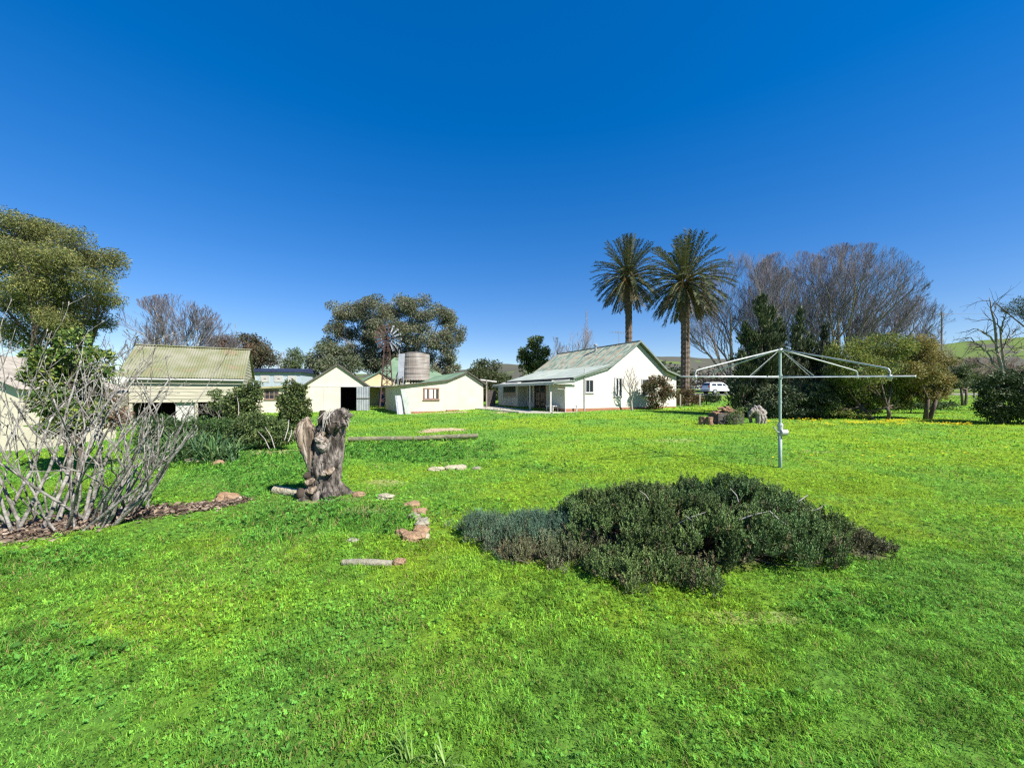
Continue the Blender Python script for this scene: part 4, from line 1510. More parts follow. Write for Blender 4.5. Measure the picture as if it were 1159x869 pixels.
foliage_tree('flowering_shrub', 'large yellow green shrub with dark trunks behind the clothesline arms', gp(1000, D_),
             [cl(960, 402, D_, 22, 18), cl(985, 392, D_, 24, 16, 0.5), cl(1012, 392, D_, 22, 15, -0.3), cl(950, 424, D_, 16, 14, 0.5), cl(978, 420, D_, 26, 18, -0.5), cl(1010, 420, D_, 24, 18, 0.3), cl(968, 442, D_, 24, 14, 0.8), cl(1002, 440, D_, 20, 12, 0.8), cl(948, 450, D_, 16, 12, 1.2), cl(1020, 446, D_, 14, 12, 1.0), cl(985, 452, D_, 18, 9, 1.3), cl(960, 458, D_, 16, 8, 1.5), cl(1012, 455, D_, 14, 7, 1.3), cl(956, 465, D_, 14, 7, 1.0), cl(984, 464, D_, 14, 6, 1.2), cl(942, 462, D_, 12, 9, 0.6), cl(968, 468, D_, 16, 6, 0.4), cl(1018, 458, D_, 13, 8, 0.8), cl(996, 452, D_, 16, 10, 0.2)],
             46000, 0.095, YG, r, 'bark_dark', 0.13, 0.42, 0.2, nsub=30, subr=0.2, stems=4, fork=0.45, cat='shrub', outward=0.9)
foliage_tree('flowering_shrub', 'golden brown tinted shrub leaning right on two bare dark stems', gp(1046, D_ + 0.5),
             [cl(1036, 398, D_, 20, 18, 0.5), cl(1056, 412, D_, 18, 16), cl(1038, 424, D_, 20, 16, -0.4), cl(1060, 434, D_, 13, 12, 0.3), cl(1030, 442, D_, 14, 9, 0.5), cl(1046, 446, D_, 12, 9, 0.4), cl(1064, 446, D_, 9, 8, 0.6), cl(1070, 430, D_, 8, 9, 0.3)],
             26000, 0.095, [(0.24, 0.195, 0.055), (0.18, 0.185, 0.05), (0.14, 0.16, 0.045), (0.29, 0.235, 0.075)], r, 'bark_dark', 0.12, 0.42, 0.2, nsub=26, subr=0.2, stems=2, fork=0.5, cat='shrub', outward=0.9)
foliage_tree('small_tree', 'small dark green tree standing by the paddock fence', gp(1090, 32),
             [cl(1080, 428, 32, 14, 10), cl(1100, 430, 32, 13, 10, 1), cl(1090, 420, 32, 12, 8), cl(1070, 434, 32, 10, 8)], 6000, 0.18, [(0.05, 0.075, 0.03), (0.075, 0.10, 0.04), (0.10, 0.12, 0.05)], r, 'bark_dark', 0.11, 0.4, 0.2, nsub=16, subr=0.24, stems=2, fork=0.6)
foliage_tree('evergreen_bush', 'dense dark evergreen bush at the right edge of the lawn', gp(1142, 17.5),
             [cl(1130, 436, 17.5, 20, 15), cl(1158, 438, 17.5, 22, 20), cl(1142, 458, 17.5, 24, 18), cl(1180, 450, 17.5, 24, 26), cl(1116, 456, 17.5, 10, 12), cl(1128, 468, 17.5, 16, 9)],
             15000, 0.12, [(0.03, 0.05, 0.018), (0.045, 0.065, 0.022), (0.06, 0.08, 0.035)], r, 'bark_dark', 0.09, 0.45, 0.1, nsub=30, subr=0.2, lm='leaf_dark', stems=3, fork=0.4, cat='bush')

foliage_tree('low_bush', 'low dark weedy bush in the gap beneath the golden brown shrub', gp(1030, 24), [cl(1012, 457, 24, 12, 5), cl(1034, 459, 24, 14, 4), cl(1052, 458, 24, 12, 5), cl(1072, 459, 24, 11, 4)], 4500, 0.11, [(0.05, 0.085, 0.03), (0.08, 0.125, 0.04)], r, 'bark_dark', 0.03, 0.45, 0.1, nsub=22, subr=0.25, cat='bush')  # dark weeds, also placed here to add shade in the bright gap
# dead grey tree on the right
r = np.random.RandomState(28)
D_ = 26
dt = thing('dead_tree', 'dead tree with pale twisted bare limbs above the dark bush', 'dead tree', tuple(gp(1136, D_)))
b_ = gp(1136, D_)
limbs_ = [[(1136, 452), (1134, 420), (1128, 390), (1124, 365), (1122, 345), (1120, 336)], [(1144, 450), (1140, 425), (1134, 400), (1131, 372), (1130, 362)],
          [(1130, 418), (1122, 405), (1114, 395), (1106, 388), (1097, 380), (1092, 383)], [(1127, 388), (1118, 378), (1110, 374), (1102, 372)],
          [(1130, 420), (1118, 414), (1104, 411), (1090, 409)], [(1132, 405), (1122, 396), (1114, 398), (1108, 390)], [(1134, 395), (1142, 386), (1146, 374)], [(1132, 375), (1136, 362), (1139, 352)],
          [(1136, 410), (1146, 400), (1160, 396), (1172, 392)]]
m = MB()
Pl = []
for i, l in enumerate(limbs_):
    pts = []
    for j, (a, c) in enumerate(l):
        q = at(a, c, D_ + (0 if i < 2 else 0.25 * j * (-1) ** i)) - b_
        pts.append(q)
    pts = np.array(pts)
    tt = np.linspace(0, 1, len(pts))
    t2 = np.linspace(0, 1, 9)
    pts = np.stack([np.interp(t2, tt, pts[:, k_]) for k_ in range(3)], 1) + r.normal(size=(9, 3)) * 0.04
    r0 = 0.12 if i < 2 else 0.055
    m.tube(pts, np.linspace(r0, 0.018, 9), 7)
    Pl.append(pts)
m.build('trunk', 'bark_grey', dt, smooth=True)
P = np.array(Pl)
R = np.full(P.shape[:2], 0.04)
P1, R1 = grow(P, R, 6, 0.35, 0.8, 0.05, r, k=5, rr=0.6, rmin=0.012, jit=0.25)
P2, R2 = grow(P1, R1, 5, 0.5, 0.7, 0.05, r, k=4, rr=0.6, rmin=0.008, jit=0.25)
m = MB()
for p_, q_ in ((P1, R1), (P2, R2)):
    V, Qd = tubes(p_, q_, 4)
    m.add(V, [Qd])
m.build('crown', 'bark_dark', dt)

# pine reaching in from the right
D_ = 24
foliage_tree('pine_tree', 'pine branch tufts reaching in at the right edge above the hill', gp(1215, D_),
             [cl(1152, 346, D_, 14, 9), cl(1160, 352, D_, 10, 9), cl(1168, 346, D_, 14, 10), cl(1195, 340, D_, 18, 12), cl(1128, 344, D_, 4, 2.5), cl(1215, 320, D_, 22, 16), cl(1162, 356, D_, 7, 5), cl(1240, 350, D_, 22, 16)],
             9000, 0.16, [(0.06, 0.075, 0.025), (0.10, 0.105, 0.035), (0.04, 0.055, 0.02)], r, 'bark_dark', 0.12, 0.16, 0.0, nsub=14, subr=0.28, fork=0.55, lm='leaf_dark')


# ------------------------------------------------------------------ palms
def palm(label, base, h, crown_r, seed, trunk_r=0.34):
    r = np.random.RandomState(seed)
    t = thing('palm_tree', label, 'palm tree', tuple(base), 0, 'date palms by the farmhouse')
    rings = 90
    V = []
    sides = 20
    for j in range(rings + 1):
        z = -0.3 + (h + 0.3) * j / rings
        f = z / h
        rr = trunk_r * (1.0 + 0.28 * max(0, 1 - f * 9) + 0.30 * sstep(0.86, 0.97, f))
        for i in range(sides):
            a = 2 * PI * i / sides
            b2 = 0.035 * math.sin(a * 5 + j * 0.9) * math.sin(-a * 5 + j * 0.9) + 0.02 * (((j * 7 + i * 13) % 5) / 5)
            V.append(((rr + b2) * math.cos(a) + 0.06 * math.sin(f * 3), (rr + b2) * math.sin(a), z))
    Q_ = [(j * sides + i, j * sides + (i + 1) % sides, (j + 1) * sides + (i + 1) % sides, (j + 1) * sides + i) for j in range(rings) for i in range(sides)]
    mesh_np('trunk', V, [Q_], 'palm_bark', t)
    nF = 130
    i = np.arange(nF)
    az = i * 2.39996 + 0.2 * r.normal(size=nF)
    el = np.radians(88 - 136 * (i / nF) ** 0.78 + 5 * r.normal(size=nF))
    L = crown_r * (1.18 - 0.12 * (i / nF)) * (0.93 + 0.14 * r.rand(nF))
    k = 12
    d = np.stack([np.cos(el) * np.cos(az), np.cos(el) * np.sin(az), np.sin(el)], 1)
    P = [np.array([0.06 * math.sin(3), 0, h]) + d * np.array([trunk_r, trunk_r, 0.45]) * 0.9]
    dd = d.copy()
    for s_ in range(k - 1):
        dd = nrm(dd + np.array([0, 0, -1.0]) * (0.032 + 0.007 * s_) * (0.5 + np.cos(el))[:, None] * 0.8)
        P.append(P[-1] + dd * (L / (k - 1))[:, None])
    P = np.stack(P, 1)
    R = np.linspace(0.045, 0.008, k)[None].repeat(nF, 0)
    Vr, Qr = tubes(P, R, 4)
    # leaflets
    nl = 58
    tt = np.linspace(0.10, 0.995, nl)
    f = tt * (k - 1)
    ii_ = np.minimum(f.astype(int), k - 2)
    w = (f - ii_)[None, :, None]
    B = P[:, ii_] * (1 - w) + P[:, ii_ + 1] * w
    T = nrm(P[:, ii_ + 1] - P[:, ii_])
    sidev = nrm(np.cross(T, np.array([0, 0, 1.0]) + 0.001))
    upv_ = np.cross(sidev, T)
    lens = 0.46 * np.sin(np.clip(tt * 1.25 + 0.25, 0, PI * 0.93))[None] * (0.85 + 0.3 * r.rand(nF, nl))
    Cs, Ds, Ws, Ls, cc = [], [], [], [], []
    age = np.repeat((i / nF)[:, None], nl, 1)
    for sg in (-1, 1):
        dirv = sidev * sg * 0.85 + T * 0.75 + upv_ * 0.25 + np.array([0, 0, -0.25]) + 0.13 * r.normal(size=B.shape)
        Cs.append(B.reshape(-1, 3))
        Ds.append(dirv.reshape(-1, 3))
        Ws.append(np.cross(nrm(dirv), upv_ + 0.2 * r.normal(size=B.shape)).reshape(-1, 3))
        Ls.append(lens.ravel())
        cc.append(age.ravel())
    Vl, Ql = leaves(np.concatenate(Cs), np.concatenate(Ds), np.concatenate(Ws), np.concatenate(Ls), np.full(nF * nl * 2, 0.034))
    ag = np.concatenate(cc)[:, None]
    green_ = np.array([0.060, 0.074, 0.029])
    old = np.array([0.12, 0.095, 0.055])
    lc = np.where(ag < 0.72, green_, green_ + (old - green_) * (ag - 0.72) / 0.28) * (0.75 + 0.5 * r.rand(len(ag), 1))
    rc = np.repeat(np.where((i / nF)[:, None] < 0.8, np.array([0.20, 0.19, 0.09]), np.array([0.2, 0.15, 0.09])), (k - 1) * 4, 0)
    mesh_np('crown', np.concatenate([Vr, Vl]), [np.concatenate([Qr, Ql + len(Vr)])], 'leaf', t, col=np.concatenate([rc, lc]))
    # skirt of cut leaf bases and fruit stalks
    m = MB()
    for j in range(46):
        a = j * 2.4
        z = h - 0.95 + 0.9 * j / 46
        o = np.array([math.cos(a), math.sin(a), 0])
        m.tube([o * trunk_r * 1.1 + [0, 0, z], o * (trunk_r * 1.1 + 0.22) + [0, 0, z + 0.28]], [0.06, 0.03], 5)
    m.build('leaf_base', 'split_wood', t)
    for j in range(5):
        a = -1.57 + (j - 2) * 0.55
        o = np.array([math.cos(a), math.sin(a), 0])
        pts = [o * 0.35 + [0, 0, h - 0.1], o * 0.95 + [0, 0, h + 0.35], o * 1.35 + [0, 0, h + 0.05], o * 1.5 + [0, 0, h - 0.5]]
        m = MB()
        m.tube(pts, [0.03, 0.028, 0.02, 0.012], 5)
        tip = np.array(pts[-1])
        for q in range(16):
            dv = np.array([r.normal() * 0.13, r.normal() * 0.13, -0.3 - 0.25 * r.rand()])
            m.tube([tip + [0, 0, 0.3], tip + dv * 0.5, tip + dv], 0.012, 3)
        m.build('fruit_stalk', 'dry_orange', t)
    return t


mat('dry_orange', (0.34, 0.21, 0.08), (0.28, 0.16, 0.06), rough=0.8)
palm('palm tree with the lower crown, its trunk rising behind the farmhouse roof', gp(711, 41), 12.9, 3.25, 5)
palm('palm tree with the taller crown, its whole trunk showing beside the farmhouse', gp(775, 33), 10.45, 3.1, 6)

# ------------------------------------------------------------------ shrubs near the buildings
r = np.random.RandomState(31)
p = loc(H, 5.15, -0.75)
p[2] = gz(p[0], p[1])
bare_tree('crepe_myrtle', 'small bare pale trunked tree in front of the farmhouse windows', p, 3.1, 0.85, r, twig='twig_brown', bark='bark_pale', up=0.3, spread=0.5, trunk_r=0.08, trunk_h=0.33, levels=((4, 0.7), (4, 0.6), (4, 0.55), (3, 0.5)), rmin=0.007, lean=-0.8, cat='small tree')
foliage_tree('garden_shrub', 'reddish green leafy shrub against the right farmhouse window', tuple(loc(H, 7.45, -1.05)[:2]) + (0.4,),
             [cl(745, 440, 27.2, 15, 10), cl(735, 436, 27.2, 9, 7), cl(757, 442, 27.4, 9, 10), cl(744, 453, 27.2, 12, 9), cl(740, 428, 27.2, 6, 4), cl(752, 429, 27.2, 7, 4)],
             4200, 0.16, [(0.16, 0.10, 0.05), (0.06, 0.085, 0.03), (0.045, 0.065, 0.028), (0.20, 0.12, 0.06)], r, 'bark_dark', 0.05, 0.42, 0.1, nsub=16, subr=0.24, stems=3, fork=0.5, cat='shrub')
foliage_tree('dry_bush', 'brown dried bush around the foot of the taller palm', gp(776, 31.6),
             [cl(768, 450, 31.6, 9, 6), cl(784, 452, 31.6, 10, 6), cl(776, 444, 31.6, 9, 5)], 3200, 0.22, [(0.16, 0.10, 0.06), (0.12, 0.08, 0.05), (0.09, 0.085, 0.04)], r, 'bark_grey', 0.04, 0.2, 0.3, nsub=14, subr=0.3, lm='dry', stems=3, cat='bush')
for k_, (px, dd) in enumerate(((770, 30.5), (792, 30.8))):
    p = gp(px, dd)
    m = MB()
    m.box((-0.05, -0.05, -0.2), (0.05, 0.05, 1.0))
    tag(m.build('stake', 'weathered_wood', loc=p), ['weathered stake left of the palm foot by the shrub', 'weathered stake right of the palm foot beside the dry bush'][k_], 'stake', 'garden stakes at the palm')
foliage_tree('low_bush', 'low dark bush between the taller palm and the car', gp(800, 33), [cl(795, 451, 33, 9, 4), cl(806, 451, 33, 9, 4), cl(788, 453, 33, 6, 3)], 2500, 0.16, [(0.03, 0.05, 0.02), (0.05, 0.07, 0.03)], r, 'bark_dark', 0.04, 0.4, 0.1, lm='leaf_dark', cat='bush')

# thicket at the left middle
r = np.random.RandomState(32)
D_ = 13
ROSE = [(0.065, 0.105, 0.032), (0.09, 0.14, 0.04), (0.14, 0.165, 0.055), (0.05, 0.08, 0.028)]
foliage_tree('climbing_shrub', 'leafy green shrub left of the lean-to window', gp(284, D_),
             [cl(282, 448, D_, 11, 12), cl(274, 460, D_, 13, 12), cl(285, 466, D_, 9, 12), cl(268, 474, D_, 16, 12), cl(288, 436, D_, 6, 6), cl(262, 458, D_, 10, 10), cl(270, 444, D_, 9, 8), cl(292, 446, D_, 5, 6), cl(294, 480, D_, 11, 10), cl(260, 488, D_, 14, 10), cl(285, 484, D_, 16, 12)], 12000, 0.085, ROSE, r, 'bark_dark', 0.04, 0.5, 0.1, nsub=26, subr=0.24, stems=4, fork=0.3, cat='shrub')
foliage_tree('climbing_shrub', 'taller leafy green shrub against the cream lean-to and open shed', gp(322, D_ - 0.2),
             [cl(330, 448, D_, 11, 12), cl(325, 462, D_, 9, 13), cl(333, 466, D_, 11, 14), cl(322, 484, D_, 17, 11), cl(338, 452, D_, 7, 9), cl(308, 493, D_, 16, 9), cl(328, 436, D_, 7, 6), cl(312, 478, D_, 12, 10), cl(340, 440, D_, 8, 7), cl(318, 452, D_, 5, 6), cl(344, 458, D_, 7, 9), cl(343, 470, D_, 8, 12), cl(336, 490, D_, 14, 9)], 13000, 0.085, ROSE + [(0.14, 0.16, 0.05)], r, 'bark_dark', 0.04, 0.5, 0.1, nsub=26, subr=0.24, stems=4, fork=0.3, cat='shrub')
foliage_tree('round_bush', 'rounded leafy bush at the front of the thicket beside the pale sticks', gp(300, 10.8),
             [cl(282, 480, 10.8, 16, 12), cl(306, 484, 10.8, 16, 12), cl(292, 494, 10.8, 22, 9), cl(318, 496, 10.8, 14, 7), cl(270, 490, 10.8, 14, 9)], 9000, 0.07, ROSE + [(0.10, 0.15, 0.05)], r, 'bark_dark', 0.03, 0.5, 0.1, nsub=28, subr=0.22, stems=4, fork=0.3, cat='bush')
foliage_tree('vine', 'thin vine climbing over the barn boards', gp(252, 17.5), [cl(246, 446, 17.5, 9, 6), cl(256, 454, 17.5, 12, 7), cl(243, 460, 17.5, 8, 7), cl(268, 460, 17.5, 9, 10)], 1800, 0.10, ROSE, r, 'bark_grey', 0.025, 0.5, 0.1, nsub=18, subr=0.24, cat='vine', stems=2)
p = gp(250, 14.5)
bare_tree('brush_heap', 'tangled grey dead brush in front of the barn', p, 1.25, 1.35, r, twig='bark_grey', bark='bark_grey', up=0.05, spread=1.1, trunk_r=0.03, trunk_h=0.1, levels=((9, 0.9), (6, 0.7), (6, 0.6), (4, 0.5)), rmin=0.005, cat='brush')
# white prunings lying at the edge of the thicket
for k_, (a, c, d1_) in enumerate((((292, 488), (305, 508), 9.6), ((300, 483), (311, 507), 9.6), ((327, 475), (322, 498), 9.9), ((330, 486), (326, 500), 9.9), ((268, 448), (270, 470), 12.4))):
    p0 = at(a[0], a[1], d1_ + 0.4)
    p1 = at(c[0], c[1], d1_)
    m = MB()
    m.tube([p0 - p1, (p0 - p1) * 0.5 + 0.02, (0, 0, 0)], [0.007, 0.010, 0.012], 6)
    tag(m.build('dead_stick', 'bark_pale', loc=p1), ['pale dead stick leaning low in the thicket, leftmost of five', 'pale dead stick leaning beside the leftmost one in the thicket', 'longer pale stick standing near the taller leafy shrub', 'shorter pale stick by the longer one near the stump', 'pale upright stake in front of the barn corner'][k_], 'stick', 'pale dead sticks in the thicket')


def strap_plant(name, label, base, n, L, spreadr, cols, r, cat='plant', group=None, width=0.02):
    """clump of arching strap leaves"""
    a = 2 * PI * r.rand(n)
    rad = spreadr * np.sqrt(r.rand(n))
    el = np.radians(50 + 38 * r.rand(n))
    d = np.stack([np.cos(el) * np.cos(a), np.cos(el) * np.sin(a), np.sin(el)], 1)
    a2 = 2 * PI * r.rand(n)
    st_ = np.stack([rad * np.cos(a2), rad * np.sin(a2), np.full(n, -0.02)], 1)
    ln = L * (0.6 + 0.6 * r.rand(n))
    side = nrm(np.cross(d, np.array([0, 0, 1.0])))
    k = 5
    pts = [st_]
    for j in range(k - 1):
        d = nrm(d + np.array([0, 0, -0.16 * (j + 0.6)]) + 0.05 * r.normal(size=d.shape))
        pts.append(pts[-1] + d * (ln / (k - 1))[:, None])
    P = np.stack(pts, 1)
    wd = width * np.array([0.7, 1, 0.9, 0.6, 0.08])
    V = np.stack([P - side[:, None] * wd[None, :, None], P + side[:, None] * wd[None, :, None]], 2)
    V = V.reshape(-1, 3)
    i = np.arange(n)[:, None] * (2 * k)
    Q_ = np.concatenate([np.stack([i[:, 0] + 2 * j, i[:, 0] + 2 * j + 1, i[:, 0] + 2 * j + 3, i[:, 0] + 2 * j + 2], 1) for j in range(k - 1)])
    c = np.tile(palette(n, cols, 0.2, r), (k - 1, 1))
    return tag(mesh_np(name, V, [Q_], 'leaf', col=c, loc=tuple(base)), label, cat, group)


LILY = [(0.065, 0.14, 0.045), (0.10, 0.19, 0.06), (0.07, 0.13, 0.06), (0.15, 0.22, 0.08)]
spots_ = [(196, 9.0, 'at the left end of its row behind the fig'), (222, 9.6, 'second from the left behind the fig'), (246, 9.0, 'directly below the grey dead brush')]
for px, dd, wh in spots_:
    strap_plant('lily_clump', 'green strap leaved lily clump ' + wh, gp(px, dd), 240, 0.75, 0.42, LILY, r, group='strap leaved lilies behind the fig bush')
for px, dd, rr_ in ((180, 10.5, 0.9), (235, 11.2, 1.0), (300, 11.0, 0.9)):
    foliage_tree('weedy_bush', {180: 'low green bush behind the fig stems under the barn', 235: 'low green bush beneath the grey dead brush', 300: 'low green bush at the foot of the leafy shrubs'}[px], gp(px, dd),
                 [cl(px - 8, 482, dd, 20, 12), cl(px + 12, 486, dd, 20, 12), cl(px + 2, 496, dd, 26, 10)], 4500, 0.075, [(0.05, 0.10, 0.03), (0.07, 0.13, 0.035), (0.04, 0.075, 0.025)], r, 'bark_dark', 0.025, 0.45, 0.0, nsub=24, subr=0.24, stems=3, cat='bush')

# evergreen behind the fig
r = np.random.RandomState(33)
D_ = 7.6
CIT = [(0.065, 0.12, 0.024), (0.10, 0.16, 0.03), (0.17, 0.21, 0.04), (0.042, 0.08, 0.02)]
foliage_tree('citrus_tree', 'glossy green citrus tree tangled behind the bare fig stems', gp(82, D_),
             [cl(85, 390, D_, 18, 16), cl(75, 412, D_, 24, 18, 0.2), cl(112, 412, D_, 17, 15, -0.1), cl(52, 424, D_, 18, 20), cl(90, 438, D_, 22, 18, 0.3), cl(62, 455, D_, 22, 16), cl(100, 466, D_, 20, 14), cl(38, 400, D_, 12, 10), cl(70, 480, D_, 24, 14)],
             7500, 0.085, CIT, r, 'bark_dark', 0.05, 0.5, 0.2, nsub=28, subr=0.22, stems=3, fork=0.3, lm='leaf_dark', outward=0.8)
foliage_tree('reddish_bush', 'reddish brown leafy bush low behind the fig stems', gp(110, 8.4), [cl(118, 452, 8.4, 14, 10), cl(98, 470, 8.4, 20, 12), cl(132, 474, 8.4, 16, 12)], 2400, 0.07, [(0.16, 0.09, 0.06), (0.11, 0.10, 0.04), (0.20, 0.13, 0.09)], r, 'bark_grey', 0.025, 0.45, 0.0, nsub=24, subr=0.24, stems=3, cat='bush')

# ------------------------------------------------------------------ bare fig bush
r = np.random.RandomState(34)
fb = gp(95, 4.75)
FG = thing('fig_bush', 'sprawling bare grey fig bush with many splayed stems on bark mulch', 'bush', tuple(fb))
P, R = [], []
stems_def = []
for i in range(56):
    u = r.rand()
    bx_ = -1.0 + 1.35 * u
    by_ = 0.22 * r.normal() - 0.22 + 0.25 * u
    lean = (bx_ + 0.25) * 0.55 + 0.24 * r.normal()
    L_ = 1.25 + 1.0 * r.rand() + 0.25 * (lean < 0.2)
    if i < 13:
        lean = 0.75 + 0.75 * r.rand()
        bx_ = 0.12 + 0.35 * r.rand()
        L_ = 1.15 + 0.85 * r.rand()
    d = nrm(np.array([lean, 0.30 * r.normal() + 0.03, 1.0]))
    pts = [np.array([bx_, by_, -0.05])]
    bend = r.normal(size=3) * 0.05
    for j in range(11):
        d = nrm(d + 0.095 * r.normal(size=3) + bend * 0.3 + np.array([0, 0, 0.07 if lean > 0.7 else 0.012]))
        pts.append(pts[-1] + d * L_ / 11)
    P.append(pts)
    R.append((0.007 + 0.012 * r.rand() ** 1.5 + (0.004 if i % 6 == 4 else 0)) * np.linspace(1.25, 0.42, 12))
P = np.array(P)
R = np.array(R)
P1, R1 = grow(P, R, 3, 0.36, 0.55, 0.12, r, k=7, rr=0.62, t0=0.35, rmin=0.0042, jit=0.16)
P2, R2 = grow(P1, R1, 2, 0.42, 0.6, 0.12, r, k=5, rr=0.7, t0=0.3, rmin=0.0033, jit=0.16)
m = MB()
V, Qd = tubes(P, R, 8)
m.add(V, [Qd])
m.build('stem', 'fig_bark', FG, smooth=True)
m = MB()
for p_, q_, s_ in ((P1, R1, 6), (P2, R2, 5)):
    V, Qd = tubes(p_, q_, s_)
    m.add(V, [Qd])
# fat buds at the tips
for p_ in (P1, P2):
    e = p_[:, -1]
    dd = nrm(p_[:, -1] - p_[:, -2])
    B = np.stack([e - dd * 0.008, e + dd * 0.010, e + dd * 0.028], 1)
    V, Qd = tubes(B, np.tile(np.array([[0.005, 0.0075, 0.001]]), (len(B), 1)), 5)
    m.add(V, [Qd])
m.build('branch', 'fig_bark', FG, smooth=True)

# bark chips under it
r = np.random.RandomState(35)
n = 5200
s = r.rand(n) * 3
i = s.astype(int)
t_ = (s - i)[:, None]
C = BED[i] * (1 - t_) + BED[i + 1] * t_
hw = np.interp(C[:, 0], [-9, -5.5, -4.7, -4.0], [0.7, 0.48, 0.28, 0.15])
C = C + r.normal(size=(n, 2)) * hw[:, None] * 0.5
z = gz(C[:, 0], C[:, 1]) + 0.01 + 0.04 * r.rand(n)
d = rdir(n, r) * np.array([1, 1, 0.25])
L = 0.03 + 0.06 * r.rand(n)
V, Qd = leaves(np.column_stack([C, z]), d, np.array([0, 0, 0.3]) + rdir(n, r), L, L * 0.28, 0.5)
stuff(mesh_np('bark_mulch', V, [Qd], 'dry', col=palette(n, [(0.20, 0.15, 0.11), (0.13, 0.09, 0.065), (0.28, 0.22, 0.17), (0.09, 0.065, 0.05)], 0.2, r)), 'brown bark mulch under the fig bush', 'mulch')

# ------------------------------------------------------------------ the stump
r = np.random.RandomState(36)
sb = gp(368, 6.0)
ST = thing('tree_stump', 'tall gnarled grey tree stump with a sawn limb on its left', 'stump', tuple(sb))
m = MB()
V, Qs = rough_tube([(0.02, 0, -0.15), (0.0, 0, 0.04), (0.0, 0, 0.15), (0.01, 0, 0.45), (0.03, 0.02, 0.72), (0.04, 0.03, 0.95), (0.10, 0.04, 1.08), (0.12, 0.04, 1.13)], [0.32, 0.265, 0.235, 0.215, 0.21, 0.22, 0.18, 0.09], 72, 110, 0.30, 6.0, 3, zf=0.35, ridge=0.13)
m.add(V, Qs)
for a, l_ in ((0.3, 0.46), (1.6, 0.4), (2.8, 0.42), (3.9, 0.42), (5.3, 0.46)):
    o = np.array([math.cos(a), math.sin(a), 0])
    V, Qs = rough_tube([o * 0.12 + [0, 0, 0.22], o * 0.28 + [0, 0, 0.07], o * l_ + [0, 0, -0.06]], [0.10, 0.085, 0.03], 16, 20, 0.3, 9, a, ridge=0.1)
    m.add(V, Qs)
m.build('trunk', 'stump_bark', ST)
m = MB()
V, Qs = rough_tube([(-0.08, -0.08, 0.36), (-0.13, -0.12, 0.52), (-0.17, -0.13, 0.68), (-0.215, -0.13, 0.86), (-0.245, -0.12, 1.02), (-0.235, -0.11, 1.12), (-0.20, -0.10, 1.175), (-0.185, -0.10, 1.18)], [0.085, 0.085, 0.10, 0.125, 0.145, 0.135, 0.09, 0.02], 56, 80, 0.32, 7, 9, zf=0.22, ridge=0.10)
m.add(V, Qs)
m.build('sawn_limb', 'stump_wood', ST)
m = MB()
V, Qs = rough_tube([(-0.02, -0.06, 0.90), (-0.015, -0.07, 1.15), (0.0, -0.07, 1.35), (0.0, -0.07, 1.355)], [0.075, 0.055, 0.05, 0.03], 24, 40, 0.25, 9, 4, zf=0.3)
m.add(V, Qs)
m.build('broken_stub', 'stump_hollow', ST)
m = MB()
V, Qs = rough_tube([(0.07, 0.0, 0.94), (0.12, -0.02, 1.06), (0.19, -0.04, 1.16), (0.23, -0.05, 1.25), (0.22, -0.03, 1.33), (0.20, -0.02, 1.36)], [0.15, 0.18, 0.175, 0.16, 0.11, 0.03], 56, 60, 0.6, 7, 14, zf=0.8, ridge=0.22)
m.add(V, Qs)
m.build('top_burl', 'stump_bark', ST)
m = MB()
V, Qs = rough_tube([(0.06, -0.19, 0.74), (0.05, -0.215, 0.84), (0.03, -0.21, 0.94), (0.02, -0.19, 1.0)], [0.03, 0.075, 0.085, 0.03], 30, 30, 0.55, 12, 31, zf=0.8, ridge=0.2)
m.add(V, Qs)
m.build('bark_plate', 'grey_stump', ST)
m = MB()
V, Qs = rough_tube([(0.17, -0.205, 1.03), (0.185, -0.215, 1.12), (0.20, -0.205, 1.24)], [0.04, 0.07, 0.04], 16, 12, 0.25, 9, 2)
m.add(V, Qs)
m.build('hollow', 'stump_hollow', ST)
m = MB()
V, Qs = rough_tube([(-0.24, -0.20, 0.02), (-0.25, -0.22, 0.10), (-0.24, -0.20, 0.19)], [0.06, 0.085, 0.05], 16, 12, 0.2, 9, 5)
m.add(V, Qs)
m.build('hollow', 'stump_hollow', ST)
m = MB()
V, Qs = rough_tube([(-0.15, -0.22, 0.33), (-0.16, -0.23, 0.38), (-0.14, -0.22, 0.43)], [0.04, 0.06, 0.03], 14, 10, 0.2, 9, 6)
m.add(V, Qs)
m.build('hollow', 'stump_hollow', ST)
for q, (c, sz) in enumerate((((-0.13, -0.24, 0.28), 0.10), ((0.10, -0.235, 0.42), 0.12), ((0.03, -0.235, 0.98), 0.11), ((-0.10, -0.25, 0.16), 0.11), ((0.06, -0.25, 0.90), 0.08), ((0.17, -0.21, 0.44), 0.07))):
    m = MB()
    V, Qs = rough_tube([(c[0] - sz * 0.7, c[1] + 0.03, c[2] - 0.03), (c[0], c[1], c[2]), (c[0] + sz * 0.7, c[1] + 0.04, c[2] + 0.05)], [0.02, 0.055, 0.02], 14, 14, 0.5, 14, q)
    m.add(V, Qs)
    m.build('bare_wood_scar', 'stump_wood', ST)
m = MB()
for q in range(9):
    a = r.uniform(-2.6, -0.5)
    s0 = np.array([0.18 + 0.05 * r.normal(), -0.15 + 0.05 * r.normal(), 1.36 + 0.03 * r.normal()])
    e = np.array([0.18 + 0.17 * r.normal() * 0.8, -0.27 + 0.03 * r.normal(), 1.02 + 0.12 * r.rand()])
    m.tube([s0, (s0 + e) / 2 + [0, -0.06, 0.03], e], [0.007, 0.006, 0.003], 5)
